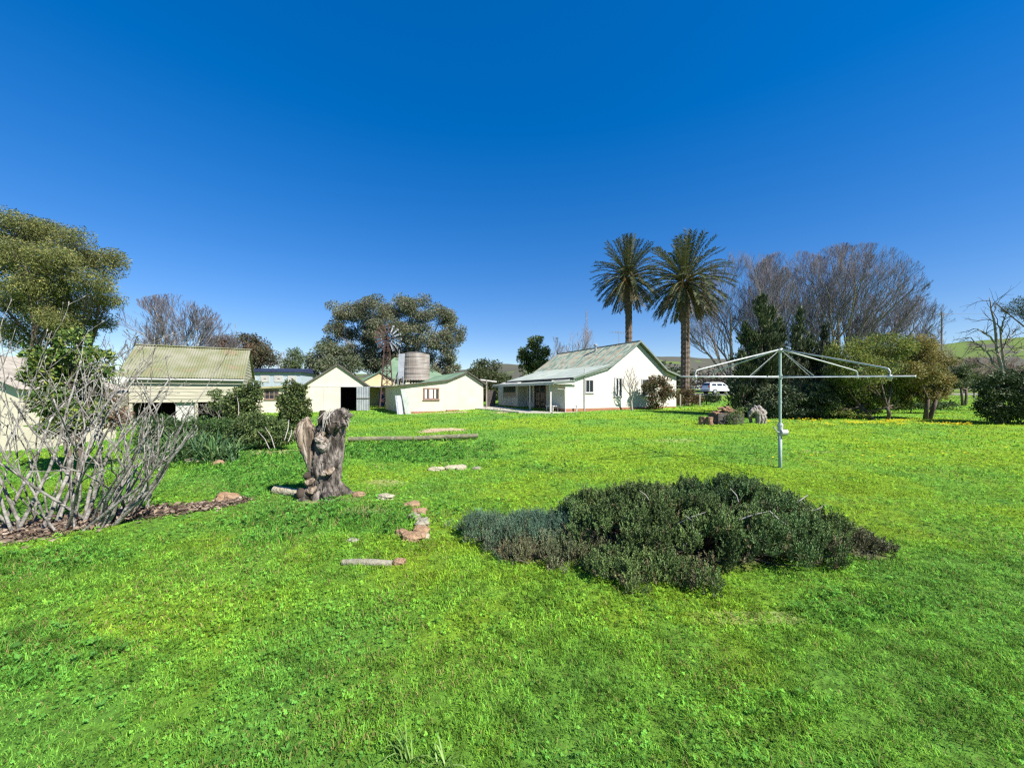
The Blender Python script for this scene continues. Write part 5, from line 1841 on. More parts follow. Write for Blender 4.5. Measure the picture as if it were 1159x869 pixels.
for q in range(7):
    s0 = np.array([0.28, -0.05, 1.1 + 0.15 * r.rand()])
    e = s0 + [0.1 + 0.08 * r.rand(), -0.04, -0.25 + 0.4 * r.rand()]
    m.tube([s0, (s0 + e) / 2 + [0.03, 0, 0.02], e], [0.007, 0.006, 0.003], 5)
m.build('twig', 'bark_pale', ST)

# ------------------------------------------------------------------ logs, stones
r = np.random.RandomState(37)


def log_(name, label, p, q, rad, m_, seed, amp=0.12, group=None, flat=False):
    p, q = np.asarray(p, float), np.asarray(q, float)
    c = (p + q) / 2
    V, Qs = rough_tube([p - c, (p - c) * 0.3 + [0, 0, 0.004], (q - c) * 0.3 + [0, 0, 0.003], q - c], [rad * 0.95, rad, rad * 0.98, rad * 0.92], 18, 40, amp, 7, seed)
    m = MB()
    m.add(V, Qs)
    return tag(m.build(name, m_, loc=c), label, 'log', group)


log_('garden_log', 'left half of the long mossy log edging the weedy bank', gp(394, 12.0, 0.10), gp(467, 12.15, 0.10), 0.075, 'sleeper_wood', 1, 0.1, 'long logs along the weedy bank')
log_('garden_log', 'right half of the long mossy log edging the weedy bank', gp(469, 12.1, 0.10), gp(541, 12.3, 0.11), 0.075, 'sleeper_wood', 2, 0.1, 'long logs along the weedy bank')
log_('garden_log', 'short grey log lying in the lawn below the orange stones', gp(388, 3.62, 0.01), gp(444, 3.60, 0.01), 0.034, 'stone_grey', 3, 0.2)
so_ = rock('stone', gp(452, 3.62, 0.01), (0.13, 0.08, 0.07), 'stone_orange', 40)
tag(so_, 'small brown stone touching the right end of the short grey log', 'stone')
stones = [(466, 5.42, 0.22, 0.14, 0.10, 'pale brown stone at the top of the curved stone edging', 'stone_orange'), (474, 5.1, 0.20, 0.14, 0.11, 'orange stone second from the top of the curved edging', 'stone_orange'),
          (469, 4.85, 0.16, 0.12, 0.10, 'mauve pitted stone third down the curved edging', 'stone_grey'), (478, 4.6, 0.17, 0.20, 0.12, 'grey brown stone midway down the curved edging', 'stone_grey'),
          (477, 4.33, 0.16, 0.17, 0.12, 'rounded orange stone just above the bottom corner of the edging', 'stone_orange'), (469, 4.13, 0.24, 0.15, 0.13, 'biggest orange stone at the bottom corner of the edging', 'stone_orange'),
          (455, 4.26, 0.15, 0.12, 0.09, 'reddish stone at the left end of the bottom row of edging', 'stone_orange'), (482, 4.17, 0.10, 0.10, 0.08, 'little tan stone right of the biggest orange stone', 'stone_pale')]
for k_, (px, dd, a, b_, c, lb, mm) in enumerate(stones):
    tag(rock('edging_stone', gp(px, dd, c * 0.12), (a, b_, c), mm, 50 + k_, r.uniform(-0.6, 0.6)), lb, 'stone', 'stones of the curved garden edging')
for k_, (px, dd, a, b_, c, lb, mm) in enumerate([(494, 8.05, 0.32, 0.16, 0.12, 'pale stone at the left end of the row in the mid lawn', 'stone_pale'), (513, 8.25, 0.40, 0.16, 0.15, 'long pale stone in the middle of the mid lawn row', 'stone_pale'),
                                                 (522, 8.35, 0.22, 0.15, 0.15, 'pale block at the right of the long stone in the mid lawn', 'stone_pale'), (540, 8.3, 0.2, 0.12, 0.09, 'low stone half buried right of the mid lawn row', 'stone_grey')]):
    tag(rock('field_stone', gp(px, dd, c * 0.08), (a, b_, c), mm, 70 + k_, 0.2), lb, 'stone', 'pale stones in the middle of the lawn')
log_('garden_log', 'pale short log lying against the left foot of the tall stump', gp(312, 6.3, 0.05), gp(338, 6.1, 0.05), 0.075, 'stone_pale', 7, 0.2)
tag(rock('field_stone', gp(406, 5.9, 0.02), (0.2, 0.15, 0.09), 'stone_orange', 81), 'flat reddish stone in the weeds right of the tall stump', 'stone')
tag(rock('field_stone', gp(437, 5.7, 0.02), (0.24, 0.12, 0.10), 'stone_pale', 82), 'pale stone above the curved edging in the weeds', 'stone')
tag(rock('clay_lump', gp(255, 5.75, 0.05), (0.32, 0.22, 0.2), 'stone_orange', 83), 'ochre clay lump at the right end of the bark mulch', 'clay lump')
tag(rock('clay_lump', gp(247, 8.6, 0.03), (0.22, 0.2, 0.14), 'stone_orange', 84), 'small ochre clay lump in the grass behind the mulch bed', 'clay lump')
tag(rock('field_stone', gp(228, 8.9, 0.03), (0.7, 0.35, 0.16), 'stone_pale', 85), 'broad pale stone in the grass left of the small clay lump', 'stone')
tag(rock('field_stone', gp(399, 4.1, 0.0), (0.12, 0.08, 0.06), 'stone_grey', 86), 'small grey stone in the weeds left of the orange edging', 'stone')

# ------------------------------------------------------------------ clothes hoist
hb = gp(883, 8.5)
HO = thing('clothes_hoist', 'rotary clothes hoist on a pale green metal post in the lawn', 'clothesline', tuple(hb))
zf, zt = 1.985 - hb[2], 2.575 - hb[2]


def hz(y):
    return zf + 0.0436 * y


m = MB()
m.tube([(0, 0, -0.3), (0, 0, 0.86)], 0.036, 14)
m.build('lower_post', 'hoist_green', HO, smooth=True)
m = MB()
m.tube([(0, 0, 0.80), (0, 0, zt)], 0.027, 14)
m.tube([(0, 0, 1.42), (0, 0, 1.46)], 0.036, 12)
m.tube([(0, 0, zf - 0.05), (0, 0, zf + 0.05)], 0.042, 12)
m.build('mast', 'hoist_green', HO, smooth=False)
m = MB()
m.tube([(0, 0, 0.70), (0, 0, 0.92)], 0.052, 14)
m.tube([(-0.03, -0.06, 0.78), (0.10, -0.06, 0.78)], 0.065, 14)
m.lathe([(0.0, 0.92), (0.06, 0.92), (0.045, 0.98), (0.0, 0.98)], 12)
wd = m.build('winder', 'hoist_silver', HO)
m = MB()
m.tube([(-0.05, -0.06, 0.78), (-0.12, -0.08, 0.80), (-0.22, -0.10, 0.90)], 0.011, 7)
m.tube([(-0.22, -0.10, 0.90), (-0.25, -0.19, 0.90)], 0.014, 7)
m.build('winder_handle', 'hoist_silver', wd)
m = MB()
m.lathe([(0.0, zt + 0.035), (0.05, zt + 0.03), (0.065, zt - 0.01), (0.05, zt - 0.05), (0.0, zt - 0.05)], 14)
m.build('hub_cap', 'hoist_silver', HO)
PH = [math.radians(a) for a in (11, 101, 191, 281)]
for a in PH:
    o = np.array([math.cos(a), math.sin(a), 0])

    def fp(rr):
        q = o * rr
        q[2] = hz(q[1])
        return q
    m = MB()
    m.tube([fp(0.03), fp(2.45)], 0.0165, 10)
    e = fp(2.1)
    e2 = fp(2.0)
    s0 = o * 0.05 + [0, 0, zt]
    top = e + [0, 0, 0.11]
    m.tube([s0, s0 * 0.5 + top * 0.5 + [0, 0, 0.012], fp(1.98) + [0, 0, 0.155], fp(2.07) + [0, 0, 0.13], fp(2.10) + [0, 0, 0.08], e], 0.0155, 10)
    m.tube([e - [0, 0, 0.05], e + [0, 0, 0.03]], 0.028, 8)
    m.build('arm', 'hoist_silver', HO, smooth=True)
for rr in (0.72, 1.15, 1.58, 2.0, 2.42):
    m = MB()
    for q in range(4):
        c0, c1 = PH[q], PH[(q + 1) % 4]
        a0 = np.array([math.cos(c0) * rr, math.sin(c0) * rr, 0])
        a1 = np.array([math.cos(c1) * rr, math.sin(c1) * rr, 0])
        a0[2], a1[2] = hz(a0[1]), hz(a1[1])
        m.tube([a0, (a0 + a1) / 2 - [0, 0, 0.02], a1], 0.0034, 5)
    m.build('line', 'wire', HO)
for a in PH:
    o = np.array([math.cos(a), math.sin(a), 0])
    e = o * 0.8
    e[2] = hz(e[1])
    m = MB()
    m.tube([o * 0.04 + [0, 0, zt - 0.02], e], 0.0055, 5)
    m.build('stay', 'hoist_silver', HO)

# ------------------------------------------------------------------ firewood pile and grey stump
r = np.random.RandomState(38)
D_ = 18.0
pb = gp(822, D_)
bx_ = thing('wood_crate', 'dark grey timber crate holding broken firewood on the lawn', 'crate', tuple(pb), 0.1)
m = MB()
for z in (0.0, 0.17, 0.34):
    m.box((-0.66, -0.40, z), (0.60, -0.365, z + 0.155))
    m.box((-0.66, 0.365, z), (0.60, 0.40, z + 0.155))
    m.box((-0.66, -0.364, z), (-0.625, 0.364, z + 0.155))
    m.box((0.565, -0.364, z), (0.60, 0.364, z + 0.155))
m.box((-0.62, -0.36, 0.02), (0.56, 0.36, 0.06))
m.build('side_board', 'dark_trim', bx_)
for a in (-0.59, 0.53):
    for c in (-0.33, 0.33):
        m = MB()
        m.box((a - 0.03, c - 0.03, 0), (a + 0.03, c + 0.03, 0.49))
        m.build('corner_post', 'dark_trim', bx_)
kinds_ = ['thick split log lying across the top of the crate', 'thin split log poking left over the crate rim', 'reddish split log on the crate, tilted to the right', 'broken slab of wood on the front rim of the crate', 'short split log at the left of the crate pile',
          'topmost split log of the crate pile', 'brown split log at the back of the crate pile', 'pale ended split log at the right of the crate pile', 'curved bark piece resting on the crate pile', 'small split log low in the crate']
for k_ in range(10):
    x = -0.5 + 0.11 * k_ + 0.05 * r.normal()
    y = -0.25 + 0.5 * ((k_ * 7) % 10) / 10
    z = 0.44 + 0.30 * math.exp(-((x - 0.05) / 0.4) ** 2) * r.uniform(0.5, 1.1)
    a = r.uniform(-0.9, 0.9)
    l_ = r.uniform(0.35, 0.6)
    d = np.array([math.cos(a), math.sin(a) * 0.7, r.uniform(-0.35, 0.35)]) * l_ / 2
    c = pb + np.array([x, y, z])
    w = r.uniform(0.05, 0.085)
    V, Qs = rough_tube([-d, -d * 0.3, d * 0.3, d], [w, w * 1.1, w, w * 0.85], 9, 10, 0.45, 8, k_)
    m = MB()
    m.add(V, Qs)
    tag(m.build('firewood', 'split_wood', loc=c), kinds_[k_], 'firewood', 'split firewood in the crate')
gs = gp(855, 17.7)
GS = thing('root_stump', 'pale grey gnarled root stump right of the firewood crate', 'stump', tuple(gs))
m = MB()
for q_, (pts_, rad_) in enumerate((([(-0.34, -0.05, 0.30), (-0.22, -0.08, 0.56), (-0.04, -0.05, 0.64), (0.08, -0.12, 0.40), (0.06, -0.18, -0.06)], [0.05, 0.10, 0.13, 0.11, 0.09]),
                                ([(-0.04, 0.02, 0.60), (0.16, 0.0, 0.66), (0.30, -0.08, 0.50), (0.31, -0.14, 0.22), (0.36, -0.16, -0.06)], [0.10, 0.15, 0.13, 0.09, 0.05]),
                                ([(0.10, 0.02, 0.62), (0.17, -0.10, 0.42), (0.18, -0.22, 0.20), (0.15, -0.26, -0.05)], [0.12, 0.10, 0.075, 0.05]),
                                ([(-0.18, 0.1, 0.5), (-0.1, 0.2, 0.25), (-0.05, 0.25, -0.05)], [0.10, 0.09, 0.07]),
                                ([(0.2, 0.1, 0.55), (0.22, 0.22, 0.25), (0.25, 0.25, -0.05)], [0.12, 0.1, 0.08]),
                                ([(0.0, 0.0, 0.62), (0.02, 0.0, 0.74), (-0.06, 0.0, 0.82)], [0.10, 0.07, 0.02]))):
    V, Qs = rough_tube(pts_, rad_, 16, 26, 0.45, 8, q_ * 3.3, zf=0.7, ridge=0.15)
    m.add(V, Qs)
m.build('root', 'grey_stump', GS)
for k_, (px, dd, lb) in enumerate(((795, 17.8, 'small stump block standing at the left of the firewood crate'), (803, 17.6, 'tan stump block next to the firewood crate'))):
    m = MB()
    V, Qs = rough_tube([(0, 0, -0.05), (0, 0, 0.15), (0.02, 0, 0.34), (0.02, 0, 0.36)], [0.17, 0.15, 0.14, 0.04], 16, 14, 0.3, 7, k_ + 20)
    m.add(V, Qs)
    tag(m.build('stump_block', 'split_wood', loc=gp(px, dd)), lb, 'wood block', 'stump blocks by the crate')
foliage_tree('weed_plant', 'leafy pale green weed in front of the firewood crate', gp(834, 17.3), [cl(834, 472, 17.3, 9, 7), cl(838, 466, 17.3, 6, 5), cl(830, 477, 17.3, 7, 3)], 700, 0.07, [(0.12, 0.19, 0.05), (0.18, 0.23, 0.08), (0.08, 0.13, 0.04)], r, 'bark_dark', 0.012, 0.5, 0.0, cat='plant')

# ------------------------------------------------------------------ foreground shrubs
def sprig_shrub(name, label, c, ax, hgt, n, cols, r, shoot=0.11, tips=None, group=None, cat='shrub', rough_=0.35, lobes=16, leaf=0.022, lean=0.5, clump=0.13):
    """low shrub made of short upright needle-clad shoots over a lumpy mound"""
    base = gp(0, 1)
    base = np.array([c[0], c[1], float(gz(c[0], c[1]))])
    t = thing(name, label, cat, tuple(base), 0, group)
    def mound(x, y):
        e = np.clip(1 - (x / ax[0]) ** 2 - (y / ax[1]) ** 2, 0, 1)
        b_ = hgt * np.power(e, 0.42)
        k = (vnoise(x + 40, y + 40, 0.42, 5) * 0.55 + vnoise(x + 9, y + 3, 0.17, 8) * 0.45)
        return b_ * (1 - rough_ + 2 * rough_ * k)
    area = PI * ax[0] * ax[1]
    nc = max(8, int(area / (clump * clump * 1.05)))
    a = np.arange(nc) * 2.39996 + 0.25 * r.normal(size=nc)
    q = np.sqrt((np.arange(nc) + 0.5) / nc) * (1 + 0.05 * r.normal(size=nc))
    edge = 1 + 0.13 * np.sin(3 * a + 1) + 0.09 * np.sin(7 * a + 2) + 0.05 * np.sin(13 * a)
    kx = np.cos(a) * q * ax[0] * edge
    ky = np.sin(a) * q * ax[1] * edge
    kz = mound(kx / 1.05, ky / 1.05) * (1 - 0.35 * r.rand(nc) ** 1.5)
    krad = clump * (0.55 + 0.75 * r.rand(nc))
    ktone = 0.6 + 0.85 * r.rand(nc)
    ci = r.randint(0, nc, n)
    hd = rdir(n, r)
    hd[:, 2] = np.abs(hd[:, 2]) * 1.1 - 0.25
    hd = nrm(hd)
    kc = np.stack([kx, ky, np.maximum(kz - krad, 0.0)], 1)
    ct = kc[ci] + hd * (krad[ci] * (0.45 + 0.55 * r.rand(n) ** 0.5))[:, None] * np.array([1, 1, 1.1])
    ct[:, 2] = np.maximum(ct[:, 2], 0.0)
    x, y, z = ct[:, 0], ct[:, 1], ct[:, 2]
    od = nrm(np.stack([x / ax[0] ** 2, y / ax[1] ** 2, np.full(n, 0.9 / max(hgt, 0.3))], 1))
    d = nrm(od * lean * 0.4 + hd * 0.55 + np.array([0, 0, 1.0]) + 0.2 * r.normal(size=(n, 3)))
    L = shoot * (0.65 + 0.7 * r.rand(n))
    nw = 6
    per = 3
    Cs, Ds, Ls, k_ = [], [], [], []
    u = nrm(np.cross(d, rdir(n, r)))
    v = np.cross(d, u)
    for w in range(nw):
        f = (w + 0.3) / nw
        for s_ in range(per):
            an_ = 2 * PI * s_ / per + w * 1.1 + r.rand(n) * 0.8
            o = u * np.cos(an_)[:, None] + v * np.sin(an_)[:, None]
            Cs.append(ct + d * (L * f)[:, None])
            Ds.append(d * (0.55 + 0.5 * f) + o * (0.9 - 0.35 * f))
            Ls.append(np.full(n, leaf) * (1.25 - 0.5 * f) * (0.8 + 0.4 * r.rand(n)))
            k_.append(np.full(n, f))
    C = np.concatenate(Cs)
    Dv = np.concatenate(Ds)
    Lv = np.concatenate(Ls)
    fv = np.concatenate(k_)[:, None]
    V, Qd = leaves(C, Dv, rdir(len(C), r), Lv, Lv * 0.20)
    # region tone: olive/brown low parts, dark green tops; every shoot has its own tone
    q2 = np.clip(vnoise(x + base[0], y + base[1], 0.6, 17) * 1.4 - 0.2 + 0.35 * (1 - np.clip(z / max(hgt, 1e-3), 0, 1)) - 0.12, 0, 1)
    cA, cB, cC = (np.array(q_) for q_ in cols)
    sc_ = cA * (1 - q2[:, None]) + cB * q2[:, None]
    br = (r.rand(n) < 0.04 + 0.16 * (z < 0.3 * hgt))[:, None]
    sc_ = np.where(br, cC, sc_) * (0.75 + 0.5 * r.rand(n, 1)) * ktone[ci][:, None]
    colr = np.tile(sc_, (nw * per, 1)) * (0.85 + 0.35 * fv)
    mesh_np('foliage', V, [Qd], 'leaf_dark', t, col=np.clip(colr, 0.004, 0.6))
    nb = max(30, n // 30)
    P_ = []
    for j in range(nb):
        k2 = r.randint(n)
        e = ct[k2]
        s0 = np.array([e[0] * 0.35, e[1] * 0.35, 0.0])
        P_.append([s0, s0 * 0.4 + e * 0.6 + [0, 0, -0.03], e + [0, 0, 0.02]])
    P_ = np.array(P_)
    V, Qd = tubes(P_, np.tile(np.array([[0.012, 0.008, 0.004]]), (nb, 1)), 5)
    m = MB()
    m.add(V, [Qd])
    m.build('branch', 'bark_dark', t)
    return t


r = np.random.RandomState(39)
DK = [(0.054, 0.104, 0.034), (0.108, 0.155, 0.046), (0.15, 0.130, 0.068)]
MSH = sprig_shrub('heath_shrub', 'wide dark green heath shrub sprawling across the lawn', (2.02, 4.28), (1.56, 0.98), 0.555, 9200, DK, r, shoot=0.085, rough_=0.38, leaf=0.027, clump=0.115)
sprig_shrub('heath_shrub', 'small dark heath tuft at the front left foot of the wide shrub', (1.12, 3.42), (0.46, 0.26), 0.22, 1000, DK, r, shoot=0.085, clump=0.08)
sprig_shrub('heath_shrub', 'small brownish heath tuft at the right end of the wide shrub', (3.5, 3.95), (0.34, 0.22), 0.17, 420, [(0.07, 0.085, 0.04), (0.10, 0.10, 0.05), (0.14, 0.11, 0.08)], r, shoot=0.08, clump=0.08)
sprig_shrub('juniper_shrub', 'low blue green juniper spreading at the left end of the dark shrub', (0.22, 4.28), (0.86, 0.46), 0.27, 2600, [(0.07, 0.13, 0.085), (0.085, 0.13, 0.075), (0.12, 0.12, 0.075)], r, shoot=0.075, leaf=0.017, clump=0.08)
sprig_shrub('heath_shrub', 'olive brown heath patch in front of the blue green juniper', (0.50, 3.88), (0.66, 0.36), 0.20, 1700, [(0.10, 0.125, 0.06), (0.15, 0.145, 0.07), (0.19, 0.145, 0.095)], r, shoot=0.075, leaf=0.017, clump=0.08)
# dead twigs in the main shrub
for (p_, q_) in (((-0.42, -0.55, 0.34), (-0.18, -0.62, 0.48)), ((-0.25, -0.66, 0.30), (-0.45, -0.75, 0.22)), ((0.15, -0.6, 0.40), (0.40, -0.66, 0.50)), ((0.40, -0.66, 0.50), (0.55, -0.66, 0.38)), ((-0.6, -0.3, 0.5), (-0.72, -0.35, 0.62)),
                 ((0.95, -0.2, 0.42), (1.15, -0.15, 0.52)), ((0.2, -0.5, 0.55), (0.12, -0.5, 0.68)), ((-0.3, -0.6, 0.3), (-0.38, -0.62, 0.45)), ((1.1, -0.1, 0.35), (1.35, -0.15, 0.42))):
    p_, q_ = np.array(p_), np.array(q_)
    m = MB()
    m.tube([p_, (p_ + q_) / 2 + r.normal(size=3) * 0.02, q_], [0.007, 0.006, 0.003], 5)
    m.build('dead_twig', 'bark_pale', MSH)

# ------------------------------------------------------------------ car
def car():
    p = gp(813, 52.5, 0.05)
    t = thing('parked_car', 'white four wheel drive wagon on the road beyond the palm', 'car', tuple(p), 0.25)
    prof = [(-2.25, 0.45), (-2.30, 0.75), (-2.28, 1.0), (-2.12, 1.35), (-1.95, 1.66), (-1.5, 1.74), (-0.2, 1.74), (0.25, 1.70), (0.95, 1.14), (1.5, 1.08), (2.1, 0.98), (2.28, 0.8), (2.30, 0.45)]
    V = []
    n = len(prof)
    ys_ = (-0.93, -0.90, -0.78, 0.78, 0.90, 0.93)

    def half(z, k):
        top = max(0, z - 1.0)
        return (0.93 - 0.30 * top) * k
    for k in (-1, -0.88, 0.88, 1):
        for x, z in prof:
            zz = z if abs(k) < 1 else min(z, z - 0.05 * (z > 1.0))
            V.append((x * (1 if abs(k) < 1 else 0.985), half(z, k), zz))
    Q_ = []
    for j in range(3):
        for i in range(n - 1):
            Q_.append((j * n + i, j * n + i + 1, (j + 1) * n + i + 1, (j + 1) * n + i))
    m = MB()
    m.add(V, [Q_, [tuple(range(n))[::-1]], [tuple(range(3 * n, 4 * n))], [(0, n, 2 * n, 3 * n)[::-1], (n - 1, 2 * n - 1, 3 * n - 1, 4 * n - 1)]])
    m.build('body', 'car_paint', t)
    for s_ in (-1, 1):
        for pts in ([(-1.85, 1.22), (-1.1, 1.22), (-1.1, 1.52), (-1.75, 1.52)], [(-0.92, 1.2), (-0.1, 1.2), (-0.1, 1.53), (-0.92, 1.53)], [(0.05, 1.2), (0.68, 1.2), (0.28, 1.52), (0.05, 1.53)]):
            m = MB()
            lo = [(x, s_ * (half(z, 1) + 0.012), z) for x, z in pts]
            hi = [(x, s_ * (half(z, 1) - 0.03), z) for x, z in pts]
            m.add(lo + hi, [[(0, 1, 2, 3), (7, 6, 5, 4), (0, 4, 5, 1), (1, 5, 6, 2), (2, 6, 7, 3), (3, 7, 4, 0)]])
            m.build('side_window', 'dark_glass', t)
    m = MB()
    m.add([(0.32, -0.66, 1.67), (0.32, 0.66, 1.67), (0.93, 0.78, 1.18), (0.93, -0.78, 1.18)], [[(0, 3, 2, 1)]])
    V_ = np.array([(0.32, -0.62, 1.66), (0.32, 0.62, 1.66), (0.93, 0.74, 1.175), (0.93, -0.74, 1.175)]) + [0.015, 0, 0.02]
    m = MB()
    m.add(np.concatenate([V_, V_ - [0.03, 0, 0.03]]), [[(0, 3, 2, 1), (4, 5, 6, 7), (0, 1, 5, 4), (1, 2, 6, 5), (2, 3, 7, 6), (3, 0, 4, 7)]])
    m.build('windscreen', 'dark_glass', t)
    V_ = np.array([(-2.16, -0.7, 1.3), (-2.16, 0.7, 1.3), (-1.99, 0.62, 1.62), (-1.99, -0.62, 1.62)]) + [-0.02, 0, 0.01]
    m = MB()
    m.add(np.concatenate([V_, V_ + [0.04, 0, -0.01]]), [[(0, 3, 2, 1), (4, 5, 6, 7), (0, 1, 5, 4), (1, 2, 6, 5), (2, 3, 7, 6), (3, 0, 4, 7)]])
    m.build('rear_window', 'dark_glass', t)
    for x in (-1.42, 1.42):
        for s_ in (-1, 1):
            m = MB()
            a, b2 = (0.72, 0.97) if s_ > 0 else (-0.97, -0.72)
            m.tube([(x, a, 0.37), (x, b2, 0.37)], 0.38, 20)
            w_ = m.build('wheel', 'rubber', t)
            m = MB()
            c_ = 0.972 * s_
            m.tube([(x, c_ - 0.01, 0.37), (x, c_ + 0.01, 0.37)], 0.23, 14)
            m.build('rim', 'galvanised', w_)
    for s_ in (-1, 1):
        m = MB()
        m.box((-2.33, s_ * 0.78 - 0.1, 0.95), (-2.24, s_ * 0.78 + 0.1, 1.25))
        m.build('tail_light', 'lamp_red', t)
        m = MB()
        m.box((2.18, s_ * 0.72 - 0.16, 0.78), (2.30, s_ * 0.72 + 0.16, 0.93))
        m.build('headlight', 'lamp_clear', t)
    m = MB()
    m.box((-2.36, -0.85, 0.38), (-2.26, 0.85, 0.62))
    m.box((2.26, -0.85, 0.38), (2.36, 0.85, 0.6))
    m.build('bumper', 'trim_grey', t)
    t.scale = (0.93, 0.93, 0.9)
    return t


car()

# ------------------------------------------------------------------ fence, gate, power line
def rail_fence(name, label, pts, hgt, rails, cat='fence', post_step=3.2):
    p0 = np.array([pts[0][0], pts[0][1], float(gz(*pts[0]))])
    t = thing(name, label, cat, tuple(p0))
    P_ = []
    for a, b_ in zip(pts[:-1], pts[1:]):
        a, b_ = np.array(a, float), np.array(b_, float)
        n = max(1, int(np.linalg.norm(b_ - a) / post_step))
        for j in range(n):
            P_.append(a + (b_ - a) * j / n)
    P_.append(np.array(pts[-1], float))
    W_ = [np.array([q[0], q[1], float(gz(q[0], q[1]))]) - p0 for q in P_]
    for q in W_:
        m = MB()
        m.tube([q - [0, 0, 0.3], q + [0, 0, hgt]], 0.075, 8)
        m.build('post', 'weathered_wood', t)
    for z in rails:
        m = MB()
        m.tube([q + [0, 0, z] for q in W_], 0.028, 5)
        m.build('rail', 'weathered_wood', t)
    return t


rail_fence('paddock_fence', 'weathered post and rail fence beyond the yellow green shrubs', [(44, 43), (56, 43.5), (75, 44)], 1.15, (0.5, 1.0))
rail_fence('wire_fence', 'distant wire fence along the road behind the palm', [(13, 57.5), (32, 57.5), (44, 57.5)], 1.1, (0.55, 1.0), post_step=4)

# garden gateway between the shed and the house
a = loc(SH, SW + 0.5, 0.5)
b2 = loc(H, -0.95, 8.3)
GT = thing('gateway', 'white topped gateway between the cream shed and the farmhouse', 'gateway', (a[0], a[1], float(gz(a[0], a[1]))))
m = MB()
m.tube([(0, 0, -0.2), (0, 0, 2.2)], 0.06, 8)
m.build('post', 'weathered_wood', GT)
m = MB()
m.bar((-0.5, -0.2, 2.22), tuple(b2 - a + [0, 0, 1.95]), 0.12, 0.10)
m.build('beam', 'white_paint', GT)
for k_, z in enumerate((0.3, 0.75, 1.2)):
    pass
m = MB()
e = b2 - a
for k_ in range(9):
    q = e * (0.08 + 0.1 * k_)
    m.box((q[0] - 0.04, q[1] - 0.012, 0.1), (q[0] + 0.04, q[1] + 0.012, 1.35))
m.bar(e * 0.05 + [0, 0.02, 0.35], e * 0.92 + [0, 0.02, 0.35], 0.03, 0.08)
m.bar(e * 0.05 + [0, 0.02, 1.15], e * 0.92 + [0, 0.02, 1.15], 0.03, 0.08)
m.build('picket_panel', 'dark_trim', GT)

pp = gp(1066, 66)
PP = thing('power_pole', 'timber power pole rising among the bare trees by the hill', 'power pole', tuple(pp))
m = MB()
m.tube([(0, 0, -0.3), (0, 0, 13.6)], [0.16, 0.11], 8)
m.build('pole', 'weathered_wood', PP)
m = MB()
m.bar((-0.9, 0, 13.2), (0.9, 0, 13.2), 0.09, 0.11)
m.build('crossarm', 'weathered_wood', PP)
for k_, x in enumerate((-0.8, 0.8)):
    s0 = pp + [x, 0, 13.3]
    e = s0 + np.array([75, -14, 1.5])
    q = np.linspace(0, 1, 24)[:, None]
    pts = s0 * (1 - q) + e * q - np.array([0, 0, 1.0]) * (4 * q * (1 - q) * 1.3)
    m = MB()
    m.tube(pts - s0, 0.014, 5)
    tag(m.build('power_line', 'cable', loc=s0), ['upper power line crossing the sky at the right edge', 'lower power line crossing the sky at the right edge'][k_], 'power line', 'power lines')

# ------------------------------------------------------------------ far tree belt, yellow flowers
r = np.random.RandomState(41)
C, c_ = [], []
for k_ in range(420):
    Dm = r.uniform(75, 250)
    px = r.uniform(540, 1230) if k_ < 170 else r.uniform(735, 870) if k_ < 330 else r.uniform(1040, 1180)
    if 770 < px < 870 and Dm < 120:
        Dm += 60
    if 1070 < px < 1120 and Dm < 140:
        Dm += 90
    b_ = np.array([(px - CX) / F * Dm, Dm, 0])
    b_[2] = gz(b_[0], b_[1])
    hh = r.uniform(2.5, 6.5) * (1 if k_ < 170 else 1.45)
    if k_ >= 170:
        Dm = r.uniform(130, 300)
        b_ = np.array([(px - CX) / F * Dm, Dm, 0])
        b_[2] = gz(b_[0], b_[1]) + max(0, Dm - 235) * 0.05
    k = 260
    g = rdir(k, r) * (0.55 + 0.45 * r.rand(k, 1)) * np.array([hh * 0.6, hh * 0.6, hh * 0.5])
    g += b_ + [0, 0, hh * 0.5]
    C.append(g)
    tone = np.array([(0.085, 0.09, 0.05), (0.11, 0.095, 0.075), (0.06, 0.075, 0.035), (0.13, 0.11, 0.09)][r.randint(4)])
    c_.append(np.tile(tone, (k, 1)) * (0.7 + 0.6 * r.rand(k, 1)))
C = np.concatenate(C)
L = 1.0 * (0.6 + 0.6 * r.rand(len(C)))
V, Qd = leaves(C, rdir(len(C), r), rdir(len(C), r), L, L * 0.35)
stuff(mesh_np('far_treeline', V, [Qd], 'leaf_dark', col=np.concatenate(c_)), 'grey brown belt of far trees below the hills', 'treeline')
for k_, (px, dd, w_, lb) in enumerate(((778, 150, 9, 'far grey roofed house left of the car'), (800, 165, 12, 'far pale house directly above the car'), (748, 160, 8, 'far low house right of the farmhouse gable'))):
    p = gp(px, dd)
    t = thing('distant_house', lb, 'house', tuple(p), 0.1)
    m = MB()
    m.box((-w_ / 2, -3, -0.5), (w_ / 2, 3, 2.4))
    m.build('wall', 'house_paint' if k_ else 'blue_wall', t)
    m = MB()
    m.prism([(-3.5, 2.35), (3.5, 2.35), (0, 3.9)], -w_ / 2 - 0.4, w_ / 2 + 0.4, axis=0)
    m.build('roof', 'galvanised' if k_ != 1 else 'trim_grey', t)


